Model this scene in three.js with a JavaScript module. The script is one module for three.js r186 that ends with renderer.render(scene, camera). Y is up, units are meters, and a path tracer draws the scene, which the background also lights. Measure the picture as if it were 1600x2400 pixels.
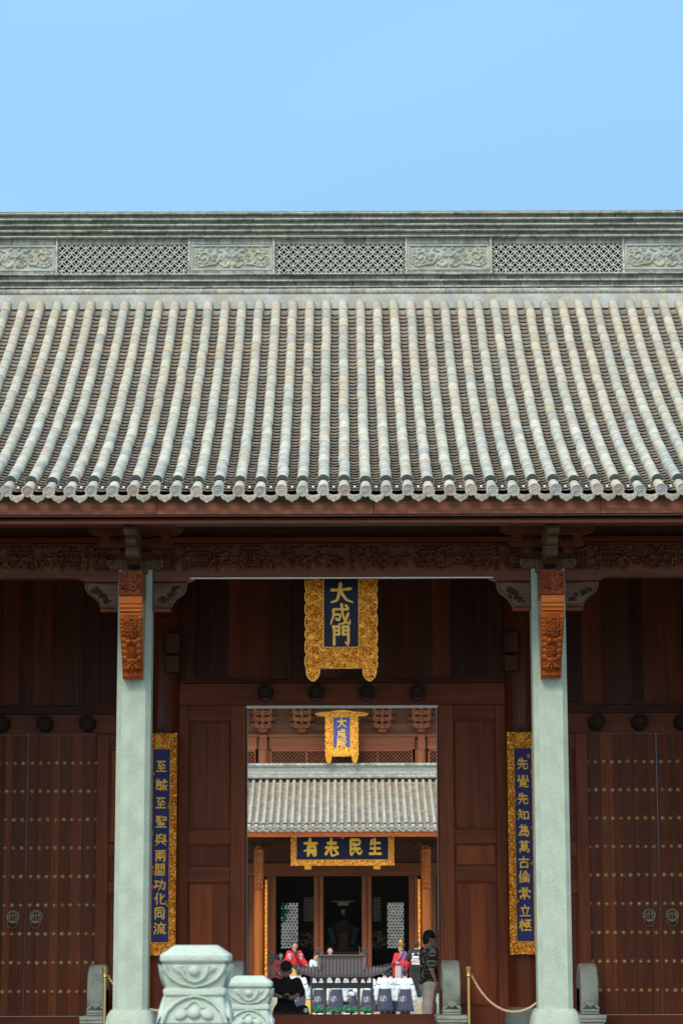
import * as THREE from 'three';
import { mergeGeometries, mergeVertices, toCreasedNormals } from 'three/addons/utils/BufferGeometryUtils.js';
import { MarchingCubes } from 'three/addons/objects/MarchingCubes.js';

// ---------------------------------------------------------------- camera, sky, sun, exposure
const scene = new THREE.Scene();
const camera = new THREE.PerspectiveCamera(23.78, 682 / 1024, 0.5, 900);
camera.position.set(0, 1.4, 33.67);
camera.rotation.order = 'YXZ';
camera.rotation.set(THREE.MathUtils.degToRad(10.2), 0, -0.0028);
camera.focus = 33.5;
camera.userData.fStop = 5;
const SUN = new THREE.Vector3(-0.38, 0.98, 0.82).normalize();
{
  const W = 512, H = 256, d = new Float32Array(W * H * 4), c = new THREE.Vector3();
  for (let j = 0; j < H; j++) for (let i = 0; i < W; i++) {
    const el = ((j + .5) / H - .5) * Math.PI, az = ((i + .5) / W - .5) * 2 * Math.PI;
    c.set(Math.cos(az) * Math.cos(el), Math.sin(el), Math.sin(az) * Math.cos(el));
    const up = Math.max(0, c.y), cs = c.dot(SUN), t = Math.pow(1 - up, 3);
    const haze = 1.1 * Math.exp((cs - 1) * 1.3) + 1.1 * Math.exp((cs - 1) * 9) + .022 * up * (Math.sin(az * 9 + 3 * Math.sin(el * 21)) + Math.sin(el * 60 + 2 * Math.sin(az * 14)));   // bright haze round the veiled sun
    const o = (j * W + i) * 4;
    d[o] = 0.12 + 0.12 * t + haze * 1.0; d[o + 1] = 0.435 + 0.13 * t + haze * 0.95; d[o + 2] = 0.82 + 0.06 * t + haze * 0.82; d[o + 3] = 1;
  }
  const sky = new THREE.DataTexture(d, W, H, THREE.RGBAFormat, THREE.FloatType);
  sky.mapping = THREE.EquirectangularReflectionMapping; sky.magFilter = THREE.LinearFilter; sky.needsUpdate = true;
  scene.background = sky; scene.environment = sky;
}
const sun = new THREE.DirectionalLight(new THREE.Color(1, 0.91, 0.78), 2.15);
sun.position.copy(SUN).multiplyScalar(80); sun.target.position.set(0, 3, -10); scene.add(sun, sun.target);
sun.castShadow = true; sun.shadow.radius = 38; sun.shadow.mapSize.set(2048, 2048);
Object.assign(sun.shadow.camera, { left: -45, right: 45, top: 45, bottom: -45, near: 1, far: 220 });
const renderer = new THREE.WebGLRenderer({ antialias: true });
renderer.shadowMap.enabled = true; renderer.toneMapping = THREE.LinearToneMapping; renderer.toneMappingExposure = 1.0;

// ---------------------------------------------------------------- helpers
let seedV = 20240611;
const rnd = () => { seedV = (seedV + 0x6d2b79f5) | 0; let t = Math.imul(seedV ^ (seedV >>> 15), 1 | seedV); t = (t + Math.imul(t ^ (t >>> 7), 61 | t)) ^ t; return ((t ^ (t >>> 14)) >>> 0) / 4294967296; };
const rr = (a, b) => a + (b - a) * rnd(), pick = (a) => a[Math.floor(rnd() * a.length)];
const PI = Math.PI, V3 = (x, y, z) => new THREE.Vector3(x, y, z), clamp = THREE.MathUtils.clamp, lerp = THREE.MathUtils.lerp, smooth = THREE.MathUtils.smoothstep;
const used = new Map();
const numbered = (n) => { const k = used.get(n) ?? 0; used.set(n, k + 1); return k ? `${n}_${String(k).padStart(3, '0')}` : n; };
function tag(o, label, category, group, kind) { Object.assign(o.userData, { label, category }); if (group) o.userData.group = group; if (kind) o.userData.kind = kind; return o; }
function thing(name, label, category, p = [0, 0, 0], turn = 0, group) {
  const o = new THREE.Group(); o.name = numbered(name); o.position.set(...p); o.rotation.y = turn; scene.add(o); return tag(o, label, category, group);
}
function group(name, parent) { const o = new THREE.Group(); o.name = name; parent.add(o); return o; }
const clean = (g) => {
  g = g.index ? g.toNonIndexed() : g;
  for (const k of Object.keys(g.attributes)) if (!['position', 'normal', 'uv'].includes(k)) g.deleteAttribute(k);
  if (!g.attributes.normal) g.computeVertexNormals();
  if (!g.attributes.uv) metreUV(g);
  g.morphAttributes = {}; return g;
};
function mk(name, geos, mat, parent = scene) {
  const list = (Array.isArray(geos) ? geos : [geos]).map(clean);
  const m = new THREE.Mesh(list.length > 1 ? mergeGeometries(list) : list[0], mat);
  m.name = parent === scene ? numbered(name) : name; m.castShadow = m.receiveShadow = true; parent.add(m); return m;
}
function struct(name, geos, mat) { const m = mk(name, geos, mat); m.userData.kind = 'structure'; return m; }
// planar uv in metres by the side a face looks to; v runs along the grain axis
function metreUV(g, grain = 'y') {
  if (g.index) g = g.toNonIndexed();
  const p = g.attributes.position, n = p.count, uv = new Float32Array(n * 2), a = V3(), b = V3(), c = V3(), ou = rnd() * 3, ov = rnd() * 3, gi = 'xyz'.indexOf(grain);
  for (let i = 0; i < n; i += 3) {
    a.fromBufferAttribute(p, i); b.fromBufferAttribute(p, i + 1).sub(a); c.fromBufferAttribute(p, i + 2).sub(a); b.cross(c);
    const ax = [Math.abs(b.x), Math.abs(b.y), Math.abs(b.z)], k = ax.indexOf(Math.max(...ax)), rest = [0, 1, 2].filter((q) => q !== k);
    const v = rest.includes(gi) ? gi : rest[1], u = rest.find((q) => q !== v);
    for (let q = 0; q < 3; q++) { uv[(i + q) * 2] = p.getComponent(i + q, u) + ou; uv[(i + q) * 2 + 1] = p.getComponent(i + q, v) + ov; }
  }
  g.setAttribute('uv', new THREE.BufferAttribute(uv, 2)); return g;
}
function flat(pos) { const g = new THREE.BufferGeometry(); g.setAttribute('position', new THREE.Float32BufferAttribute(pos, 3)); g.computeVertexNormals(); return g; }
// box with chamfered edges
function bx(w, h, d, x, y, z, { c = 0.006, g = 'y' } = {}) {
  let geo;
  if (!c) geo = new THREE.BoxGeometry(w, h, d).toNonIndexed();
  else {
    c = Math.min(c, w * .3, h * .3, d * .3);
    const H = [w / 2, h / 2, d / 2], P = [], q = (s, k) => s.map((e, i) => e * (H[i] - (i === k ? 0 : c)));
    const tri = (A, B, C) => { const n = [0, 1, 2].map((i) => A[i] + B[i] + C[i]); const e = [0, 1, 2].map((i) => B[i] - A[i]), f = [0, 1, 2].map((i) => C[i] - A[i]);
      const cr = [e[1] * f[2] - e[2] * f[1], e[2] * f[0] - e[0] * f[2], e[0] * f[1] - e[1] * f[0]];
      if (cr[0] * n[0] + cr[1] * n[1] + cr[2] * n[2] < 0) P.push(...A, ...C, ...B); else P.push(...A, ...B, ...C); };
    const quad = (A, B, C, D) => { tri(A, B, C); tri(A, C, D); };
    for (let k = 0; k < 3; k++) {
      const i = (k + 1) % 3, j = (k + 2) % 3;
      for (const s of [-1, 1]) {
        const v = (a, b) => { const o = [0, 0, 0]; o[k] = s; o[i] = a; o[j] = b; return q(o, k); };
        quad(v(-1, -1), v(1, -1), v(1, 1), v(-1, 1));
        for (const t of [-1, 1]) { const o = (e, kk) => { const r = [0, 0, 0]; r[i] = s; r[j] = t; r[k] = e; return q(r, kk); }; quad(o(-1, i), o(1, i), o(1, j), o(-1, j)); }
      }
    }
    for (const a of [-1, 1]) for (const b of [-1, 1]) for (const e of [-1, 1]) tri(q([a, b, e], 0), q([a, b, e], 1), q([a, b, e], 2));
    geo = flat(P);
  }
  geo = metreUV(geo, g); geo.translate(x, y, z); return geo;
}
// box by its limits
const bb = (x0, x1, y0, y1, z0, z1, o) => bx(x1 - x0, y1 - y0, z1 - z0, (x0 + x1) / 2, (y0 + y1) / 2, (z0 + z1) / 2, o);
function extrude(pts, depth, { bevel = 0, x = 0, y = 0, z = 0, g = 'y', curve = 8, holes } = {}) {
  const s = pts instanceof THREE.Shape ? pts : new THREE.Shape(pts.map((p) => new THREE.Vector2(p[0], p[1])));
  for (const h of holes || []) s.holes.push(new THREE.Path(h.map((p) => new THREE.Vector2(p[0], p[1]))));
  const geo = new THREE.ExtrudeGeometry(s, { depth: depth - 2 * bevel, bevelEnabled: bevel > 0, bevelSize: bevel, bevelThickness: bevel, bevelOffset: -bevel, bevelSegments: 1, curveSegments: curve });
  geo.translate(x, y, z + bevel); return metreUV(geo, g);
}
const lathe = (pts, seg = 20) => new THREE.LatheGeometry(pts.map((p) => new THREE.Vector2(p[0], p[1])), seg);
const tube = (pts, r, seg = 24, rad = 6) => new THREE.TubeGeometry(new THREE.CatmullRomCurve3(pts.map((p) => (p.isVector3 ? p : V3(...p)))), seg, r, rad);
function rod(a, b, r, rad = 8, r2 = r) {
  const A = V3(...a), B = V3(...b), g = new THREE.CylinderGeometry(r2, r, A.distanceTo(B), rad), q = new THREE.Quaternion().setFromUnitVectors(V3(0, 1, 0), B.clone().sub(A).normalize());
  g.applyQuaternion(q); g.translate(...A.add(B).multiplyScalar(.5).toArray()); return g;
}
const at = (g, x, y, z, rx = 0, ry = 0, rz = 0, s = 1) => { g.applyMatrix4(new THREE.Matrix4().compose(V3(x, y, z), new THREE.Quaternion().setFromEuler(new THREE.Euler(rx, ry, rz)), typeof s === 'number' ? V3(s, s, s) : V3(...s))); return g; };
const ball = (r, x, y, z, s = [1, 1, 1], n = 10) => at(new THREE.SphereGeometry(r, n, Math.max(5, n * .7 | 0)), x, y, z, 0, 0, 0, s);
// a loft through rings of points
function loft(rings, closed = true, caps = true) {
  const n = rings[0].length, pos = [], idx = [], uv = [];
  rings.forEach((r, j) => r.forEach((p, i) => { pos.push(...p); uv.push(i / n, j / (rings.length - 1)); }));
  for (let j = 0; j < rings.length - 1; j++) for (let i = 0; i < (closed ? n : n - 1); i++) {
    const a = j * n + i, b = j * n + (i + 1) % n, c = a + n, d = b + n; idx.push(a, b, c, b, d, c);
  }
  if (caps && closed) for (const j of [0, rings.length - 1]) {
    const c = pos.length / 3, m = [0, 1, 2].map((k) => rings[j].reduce((s, p) => s + p[k], 0) / n); pos.push(...m); uv.push(.5, .5);
    for (let i = 0; i < n; i++) { const a = j * n + i, b = j * n + (i + 1) % n; j ? idx.push(a, b, c) : idx.push(b, a, c); }
  }
  const g = new THREE.BufferGeometry(); g.setAttribute('position', new THREE.Float32BufferAttribute(pos, 3)); g.setAttribute('uv', new THREE.Float32BufferAttribute(uv, 2)); g.setIndex(idx); g.computeVertexNormals(); return g;
}

// ---------------------------------------------------------------- textures
const hash = (x, y, s) => { let h = Math.imul(x, 374761393) ^ Math.imul(y, 668265263) ^ Math.imul(s, 1442695041); h = Math.imul(h ^ (h >>> 13), 1274126177); return ((h ^ (h >>> 16)) >>> 0) / 4294967296; };
function vnoise(x, y, px, py, s) {      // value noise that tiles after px, py cells
  const ix = Math.floor(x), iy = Math.floor(y), fx = x - ix, fy = y - iy, u = fx * fx * (3 - 2 * fx), v = fy * fy * (3 - 2 * fy), m = (a, n) => ((a % n) + n) % n;
  const h = (a, b) => hash(m(a, px), m(b, py), s); return lerp(lerp(h(ix, iy), h(ix + 1, iy), u), lerp(h(ix, iy + 1), h(ix + 1, iy + 1), u), v);
}
const fbm = (u, v, fx, fy, s, oct = 4) => { let a = 0, k = .5, t = 0; for (let o = 0; o < oct; o++) { a += k * vnoise(u * fx, v * fy, fx, fy, s + o); t += k; k *= .5; fx *= 2; fy *= 2; } return a / t; };
function tex(n, fn, rx = 1, ry = rx, m = n) {
  const d = new Uint8Array(n * m * 4);
  for (let j = 0; j < m; j++) for (let i = 0; i < n; i++) { const c = fn(i / n, j / m), o = (j * n + i) * 4; for (let k = 0; k < 3; k++) d[o + k] = clamp((typeof c === 'number' ? c : c[k]) * 255, 0, 255); d[o + 3] = 255; }
  const t = new THREE.DataTexture(d, n, m); t.wrapS = t.wrapT = THREE.RepeatWrapping; t.magFilter = THREE.LinearFilter; t.repeat.set(rx, ry); t.needsUpdate = true; return t;
}
const moved = (t, x, y) => { const c = t.clone(); c.offset.set(x, y); c.needsUpdate = true; return c; };
const T = {};
T.wood = tex(512, (u, v) => {
  const w = fbm(u, v, 5, 2, 3, 3), g = fbm(u + .06 * w, v, 60, 3, 11, 3), f = fbm(u, v, 180, 12, 21, 2), ring = .5 + .5 * Math.sin((u * 9 + w * 2.6) * 2 * PI);
  const k = .5 + .22 * (fbm(u, v, 3, 4, 29, 4) - .5) + .3 * (w - .3) + .5 * (g - .3) + .2 * (f - .5) + .06 * ring; return [k, k * (.95 + .1 * w), k * (.9 + .16 * w)];
}, 1.6, .42);
T.woodBump = tex(256, (u, v) => .5 + .5 * (fbm(u, v, 70, 4, 31, 3) - .5), 1.6, .42);
T.stone = tex(512, (u, v) => { const a = fbm(u, v, 4, 4, 41, 4), s = fbm(u, v, 60, 110, 51, 2), p = fbm(u, v, 128, 160, 53, 1); const st = fbm(u, v, 12, 2, 57, 3), k = .74 + .16 * (st - .5) + .2 * (a - .5) + .2 * (s - .5) + .07 * (p - .5); return [k * (1 - .05 * (a - .5)), k, k * (.98 - .12 * (s - .5))]; }, 1.1, 1.1);
T.stoneBump = tex(512, (u, v) => fbm(u, v, 56, 110, 61, 3), 1.1, 1.1);
T.mottle = tex(512, (u, v) => { const a = fbm(u, v, 5, 5, 71, 5), b = fbm(u, v, 9, 9, 81, 4), c = fbm(u, v, 60, 60, 83, 3), k = .6 + .52 * (a - .5) + .26 * (c - .5); const t = smooth(b, .48, .7); return [k * (1 + .07 * t), k * (1 - .02 * t), k * (1 - .17 * t)]; }, .9, .9);
T.grime = tex(512, (u, v) => { const a = fbm(u, v, 4, 7, 91, 5), b = smooth(fbm(u, v, 9, 26, 95, 4), .42, .66), k = .64 + .34 * (a - .5) - .2 * b; return [k * (1 - .05 * b), k, k]; }, .7, .7);
T.fine = tex(256, (u, v) => fbm(u, v, 24, 24, 101, 4), 1, 1);
T.weave = tex(128, (u, v) => .72 + .2 * (fbm(u, v, 8, 8, 111, 3) - .5) + .08 * Math.sin(u * 64 * 2 * PI) * Math.sin(v * 64 * 2 * PI), 3, 3);
T.paving = tex(512, (u, v) => { const a = fbm(u, v, 6, 6, 121, 5), s = fbm(u, v, 120, 120, 125, 2); return .7 + .3 * (a - .5) + .22 * (s - .5); }, .25, .25);

// ---------------------------------------------------------------- materials
const M = {};
const std = (r, g, b, o = {}) => new THREE.MeshStandardMaterial({ color: new THREE.Color().setRGB(r, g, b), roughness: .7, ...o });
const wood = (r, g, b, rough = .5) => new THREE.MeshPhysicalMaterial({ color: new THREE.Color().setRGB(r * 1.98, g * 1.72, b * 1.22), specularIntensity: .36, map: moved(T.wood, rnd(), rnd()), bumpMap: T.woodBump, bumpScale: .0015, roughness: rough });
M.door = [wood(0.1232, 0.0338, 0.0168, .46), wood(0.145, 0.039, 0.01785, .46), wood(0.1015, 0.0286, 0.0147, .46), wood(0.1668, 0.0481, 0.01995, .46)];
M.frame = [wood(0.1522, 0.0396, 0.01785, .45), wood(0.174, 0.04884, 0.021, .45), wood(0.1377, 0.03696, 0.0168, .45)];
M.panel = [wood(0.112, 0.02875, 0.014, .42), wood(0.224, 0.055, 0.018, .42), wood(0.154, 0.0375, 0.015, .42)];
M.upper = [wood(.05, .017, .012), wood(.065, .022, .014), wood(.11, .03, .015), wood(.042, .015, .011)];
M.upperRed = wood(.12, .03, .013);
M.dark = wood(.07, .028, .021, .5);
M.pin = wood(.028, .016, .013, .5);
M.carved = wood(.11, .042, .028, .4);
M.grey = wood(.125, .082, .066, .6);
M.fascia = wood(.16, .063, .047, .65);
M.fasciaRed = wood(.1, .02, .008, .7);
M.corbel = wood(.27, .066, .01, .26); M.corbel.clearcoat = .35; M.corbel.clearcoatRoughness = .3;
M.corbelPale = wood(.38, .105, .016, .26);
M.rose = wood(.19, .052, .028, .34);
M.colWood = wood(0.0975, 0.0252, 0.012, .3);
M.threshold = wood(.13, .036, .022, .5);
M.strip = std(.9, .86, .76, { roughness: .5 });
M.hallWood = [wood(.215, .083, .053, .6), wood(.24, .09, .055, .6), wood(.185, .07, .048, .6)];
M.hallBoard = [wood(.13, .065, .05, .65), wood(.15, .07, .053, .65), wood(.115, .06, .048, .65)];
M.hallLow = [wood(.13, .042, .023, .5), wood(.155, .05, .026, .5)];
M.hallOrange = wood(.25, .078, .023, .4);
M.hallFascia = wood(.36, .095, .03, .5);
M.stone = std(.54, .62, .5, { map: T.stone, bumpMap: T.stoneBump, bumpScale: .006, roughness: .85 });
M.postStone = std(0.6042, 0.689, 0.5824, { map: moved(T.stone, .3, .6), bumpMap: T.stoneBump, bumpScale: .0015, roughness: .8 });
M.drum = std(.52, .57, .49, { map: T.mottle, bumpMap: T.fine, bumpScale: .002, roughness: .75 });
M.plinth = std(0.5724, 0.62, 0.53, { map: T.mottle, bumpMap: T.fine, bumpScale: .002, roughness: .8 });
M.floor = std(.22, .215, .19, { map: T.paving, roughness: .75 });
M.filler = std(.1, .1, .075, { map: T.mottle, roughness: .9 });
M.baseDark = std(.26, .3, .26, { map: T.mottle, roughness: .8 });
M.ridge = [[0.4176, 0.424, 0.3672], [0.348, 0.3498, 0.3024], [0.464, 0.477, 0.4104], [0.2784, 0.265, 0.2376], [0.3828, 0.3816, 0.324]].map(([r, g, b]) => std(r, g, b, { map: moved(T.grime, rnd(), rnd()), bumpMap: T.fine, bumpScale: .004, roughness: .9 }));
M.lip = [[0.726, 0.7242, 0.6], [0.572, 0.5712, 0.48], [0.792, 0.7548, 0.61]].map(([r, g, b]) => std(r, g, b, { map: moved(T.grime, rnd(), rnd()), roughness: .9 }));
M.roundCourse = [[.62, .61, .54], [.55, .54, .5], [.48, .46, .43], [.66, .64, .56]].map(([r, g, b]) => std(r, g, b, { map: moved(T.mottle, rnd(), rnd()), roughness: .85 }));
M.plaster = std(0.4928, 0.5096, 0.468, { map: moved(T.mottle, .2, .7), bumpMap: T.fine, bumpScale: .004, roughness: .95 });
M.carvedBrick = std(0.528, 0.561, 0.4896, { map: moved(T.mottle, .5, .1), bumpMap: T.fine, bumpScale: .003, roughness: .9 });
M.lattice = std(.9, .92, .82, { map: moved(T.mottle, .1, .3), roughness: .9 });
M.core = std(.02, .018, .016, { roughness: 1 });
const tileTone = [[0.642, 0.623, 0.524], [0.672, 0.642, 0.543], [0.632, 0.623, 0.533], [0.652, 0.604, 0.493], [0.582, 0.594, 0.533], [0.662, 0.623, 0.513], [0.612, 0.604, 0.533], [0.672, 0.652, 0.562], [0.532, 0.537, 0.493], [0.642, 0.566, 0.445]];
M.tube = tileTone.map(([r, g, b]) => std(r * 1.12, g * 1.12, b * 1.12, { map: moved(T.mottle, rnd(), rnd()), bumpMap: T.fine, bumpScale: .003, roughness: .88 }));
const panTone = [[0.426, 0.358, 0.280], [0.470, 0.403, 0.314], [0.358, 0.314, 0.258], [0.493, 0.437, 0.358], [0.414, 0.314, 0.235], [0.325, 0.302, 0.258]];
M.pan = panTone.map(([r, g, b]) => std(r, g, b, { map: moved(T.mottle, rnd(), rnd()), roughness: .95 }));
M.tubeMass = std(1.12, 1.12, 1.12, { map: T.mottle, bumpMap: T.fine, bumpScale: .003, roughness: .88 });
M.panMass = std(1, 1, 1, { map: T.mottle, roughness: .95 });
M.disc = [[0.6048, 0.57, 0.5], [0.4968, 0.49, 0.47], [0.648, 0.57, 0.48], [0.54, 0.44, 0.37]].map(([r, g, b]) => std(r, g, b, { map: moved(T.mottle, rnd(), rnd()), roughness: .9 }));
M.drip = [[.5, .46, .37], [.44, .43, .36], [.53, .47, .39], [.4, .39, .33]].map(([r, g, b]) => std(r, g, b, { map: moved(T.mottle, rnd(), rnd()), roughness: .9 }));
M.collar = std(.06, .075, .07, { roughness: .9 });
M.nail = std(.8, .8, .76, { roughness: .4 });
M.gold = std(.8, .36, .04, { metalness: .6, roughness: .34 });
T.gilt = tex(512, (u, v) => { const q = smooth(fbm(u, v, 24, 24, 301, 3), .4, .62), w = fbm(u, v, 9, 9, 305, 3), k = lerp(.66, 1, q) * (.84 + .32 * w); return [k, k * lerp(.62, 1, q), k * lerp(.5, 1, q)]; }, 2.4, 2.4);
M.goldDeep = std(1, .46, .045, { metalness: .5, roughness: .3, map: T.gilt, bumpMap: T.gilt, bumpScale: .003 });
M.goldBright = std(1, .53, .055, { metalness: .15, roughness: .38 });
M.letter = std(1, .53, .045, { metalness: 0, roughness: .42 });
M.lacquer = new THREE.MeshPhysicalMaterial({ color: new THREE.Color().setRGB(.02, .02, .045), specularIntensity: .25, roughness: .4 });
M.lacquerBlue = new THREE.MeshPhysicalMaterial({ color: new THREE.Color().setRGB(.042, .042, .145), specularIntensity: .25, roughness: .45 });
M.lacquerHall = new THREE.MeshPhysicalMaterial({ color: new THREE.Color().setRGB(.085, .1, .28), specularIntensity: .25, roughness: .5 });
M.seal = std(.7, .06, .03, { roughness: .5 });
M.brass = std(.72, .47, .16, { metalness: .9, roughness: .34 });
M.stud = [[.7, .46, .18], [.58, .38, .15], [.78, .54, .25]].map(([r, g, b]) => std(r, g, b, { metalness: .55, roughness: .36 }));
M.bronze = std(.26, .19, .13, { metalness: .8, roughness: .42 });
M.rope = std(.62, .44, .27, { roughness: .95, bumpMap: T.fine, bumpScale: .003 });
M.iron = std(.07, .05, .044, { roughness: .55, metalness: .25 });
M.ironTile = std(.17, .135, .125, { roughness: .5, metalness: .3 });
M.black = std(.012, .012, .013, { roughness: .75 });
M.blackCloth = std(.016, .014, .013, { roughness: .95, map: T.weave });
M.hair = std(.012, .009, .008, { roughness: .5 });
M.skin = std(.5, .27, .17, { roughness: .55 });
M.skinPale = std(.62, .36, .25, { roughness: .55 });
M.white = std(.86, .88, .86, { roughness: .9, map: moved(T.weave, 0, 0) }); M.white.color.multiplyScalar(1.0);
M.navy = std(.1, .105, .16, { roughness: .9, map: T.weave });
M.beige = std(.98, .84, .68, { roughness: .9, map: T.weave });
M.red = std(.78, .015, .03, { roughness: .75, map: T.weave });
M.scarlet = std(.9, .02, .015, { roughness: .7, map: T.weave });
M.sash = std(.1, .13, .32, { roughness: .8 });
M.charcoal = std(.035, .036, .036, { roughness: .95, map: T.weave });
M.yellow = std(.85, .5, .1, { roughness: .8, map: T.weave });
M.pot = std(.82, .84, .8, { roughness: .4 });
M.leaf = [std(.03, .2, .07, { roughness: .6 }), std(.05, .3, .1, { roughness: .6 }), std(.02, .13, .05, { roughness: .6 })];
M.paving = std(.25, .24, .21, { map: T.paving, roughness: .9 });
M.court = std(.95, .95, .9, { map: T.paving, roughness: .9 });
M.step = std(.75, .65, .5, { map: T.mottle, roughness: .9 });
M.greyWall = std(.4, .4, .38, { map: T.mottle, roughness: .95 });
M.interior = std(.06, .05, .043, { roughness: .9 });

// ---------------------------------------------------------------- carving: a height grid that strokes, spirals, knobs and roses are cut into
class Relief {
  constructor(w, h, cell) { this.w = w; this.h = h; this.nx = Math.max(4, Math.round(w / cell)) + 1; this.ny = Math.max(4, Math.round(h / cell)) + 1; this.H = new Float32Array(this.nx * this.ny); }
  each(x0, x1, y0, y1, fn) {
    const { nx, ny, w, h } = this, i0 = Math.max(0, Math.floor((x0 / w + .5) * (nx - 1))), i1 = Math.min(nx - 1, Math.ceil((x1 / w + .5) * (nx - 1))), j0 = Math.max(0, Math.floor((y0 / h + .5) * (ny - 1))), j1 = Math.min(ny - 1, Math.ceil((y1 / h + .5) * (ny - 1)));
    for (let j = j0; j <= j1; j++) for (let i = i0; i <= i1; i++) { const k = j * nx + i, v = fn((i / (nx - 1) - .5) * w, (j / (ny - 1) - .5) * h, this.H[k]); if (v !== undefined && v > this.H[k]) this.H[k] = v; }
  }
  stroke(pts, r, hgt, r1 = r) {
    for (let s = 0; s < pts.length - 1; s++) {
      const [ax, ay] = pts[s], [bx_, by] = pts[s + 1], dx = bx_ - ax, dy = by - ay, L = dx * dx + dy * dy || 1e-9, R = Math.max(r, r1), n = pts.length - 1;
      this.each(Math.min(ax, bx_) - R, Math.max(ax, bx_) + R, Math.min(ay, by) - R, Math.max(ay, by) + R, (x, y) => {
        const t = clamp(((x - ax) * dx + (y - ay) * dy) / L, 0, 1), d = Math.hypot(x - ax - t * dx, y - ay - t * dy), q = lerp(r, r1, (s + t) / n);
        return d < q ? hgt * Math.sqrt(1 - (d / q) ** 2) : undefined;
      });
    }
    return this;
  }
  spiral(cx, cy, R, turns, a0, dir, r, hgt) { const p = []; for (let i = 0; i <= 24; i++) { const t = i / 24; p.push([cx + R * (1 - .86 * t) * Math.cos(a0 + dir * turns * 2 * PI * t), cy + R * (1 - .86 * t) * Math.sin(a0 + dir * turns * 2 * PI * t)]); } return this.stroke(p, r, hgt, r * .8); }
  knob(cx, cy, rx, ry, hgt, a = 0) { const c = Math.cos(a), s = Math.sin(a), R = Math.max(rx, ry); this.each(cx - R, cx + R, cy - R, cy + R, (x, y) => { const u = ((x - cx) * c + (y - cy) * s) / rx, v = (-(x - cx) * s + (y - cy) * c) / ry, d = u * u + v * v; return d < 1 ? hgt * Math.sqrt(1 - d) : undefined; }); return this; }
  rose(cx, cy, R, hgt, n = 5) {
    this.each(cx - R, cx + R, cy - R, cy + R, (x, y) => {
      const th = Math.atan2(y - cy, x - cx), d = Math.hypot(x - cx, y - cy) / R; let best;
      for (let k = 0; k < 4; k++) { const ro = (1 - .25 * k) * (1 - .2 * (1 - Math.abs(Math.cos(n / 2 * th + k * 1.1))) ** 1.5), ri = ro - .32; if (d < ro && d > ri) { const f = (d - ri) / .32, v = hgt * (.25 + .2 * k + .5 * f ** .8 * (1 - Math.max(0, f - .88) * 6)); best = best === undefined ? v : Math.max(best, v); } }
      return best;
    }); return this;
  }
  mesh(place) {
    const { nx, ny, w, h, H } = this, pos = new Float32Array(nx * ny * 3), uv = new Float32Array(nx * ny * 2), idx = [];
    for (let j = 0; j < ny; j++) for (let i = 0; i < nx; i++) { const k = j * nx + i, x = (i / (nx - 1) - .5) * w, y = (j / (ny - 1) - .5) * h, p = place ? place(x, y, H[k]) : [x, y, H[k]]; pos.set(p, k * 3); uv[k * 2] = x; uv[k * 2 + 1] = y; }
    for (let j = 0; j < ny - 1; j++) for (let i = 0; i < nx - 1; i++) { const a = j * nx + i; idx.push(a, a + 1, a + nx + 1, a, a + nx + 1, a + nx); }
    const g = new THREE.BufferGeometry(); g.setAttribute('position', new THREE.BufferAttribute(pos, 3)); g.setAttribute('uv', new THREE.BufferAttribute(uv, 2)); g.setIndex(idx); g.computeVertexNormals(); return g;
  }
}
function scrolls(R, n, size, r, hgt) {        // dense gilded scrollwork
  for (let i = 0; i < n; i++) { const x = rr(-.5, .5) * R.w, y = rr(-.5, .5) * R.h, s = size * rr(.6, 1.2); R.spiral(x, y, s, rr(.7, 1.3), rr(0, 6.3), rnd() < .5 ? 1 : -1, r * rr(.8, 1.3), hgt * rr(.6, 1)); if (rnd() < .5) R.knob(x + rr(-s, s), y + rr(-s, s), r * 1.5, r * 1.2, hgt * rr(.7, 1.1), rr(0, 3)); }
  return R;
}

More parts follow.
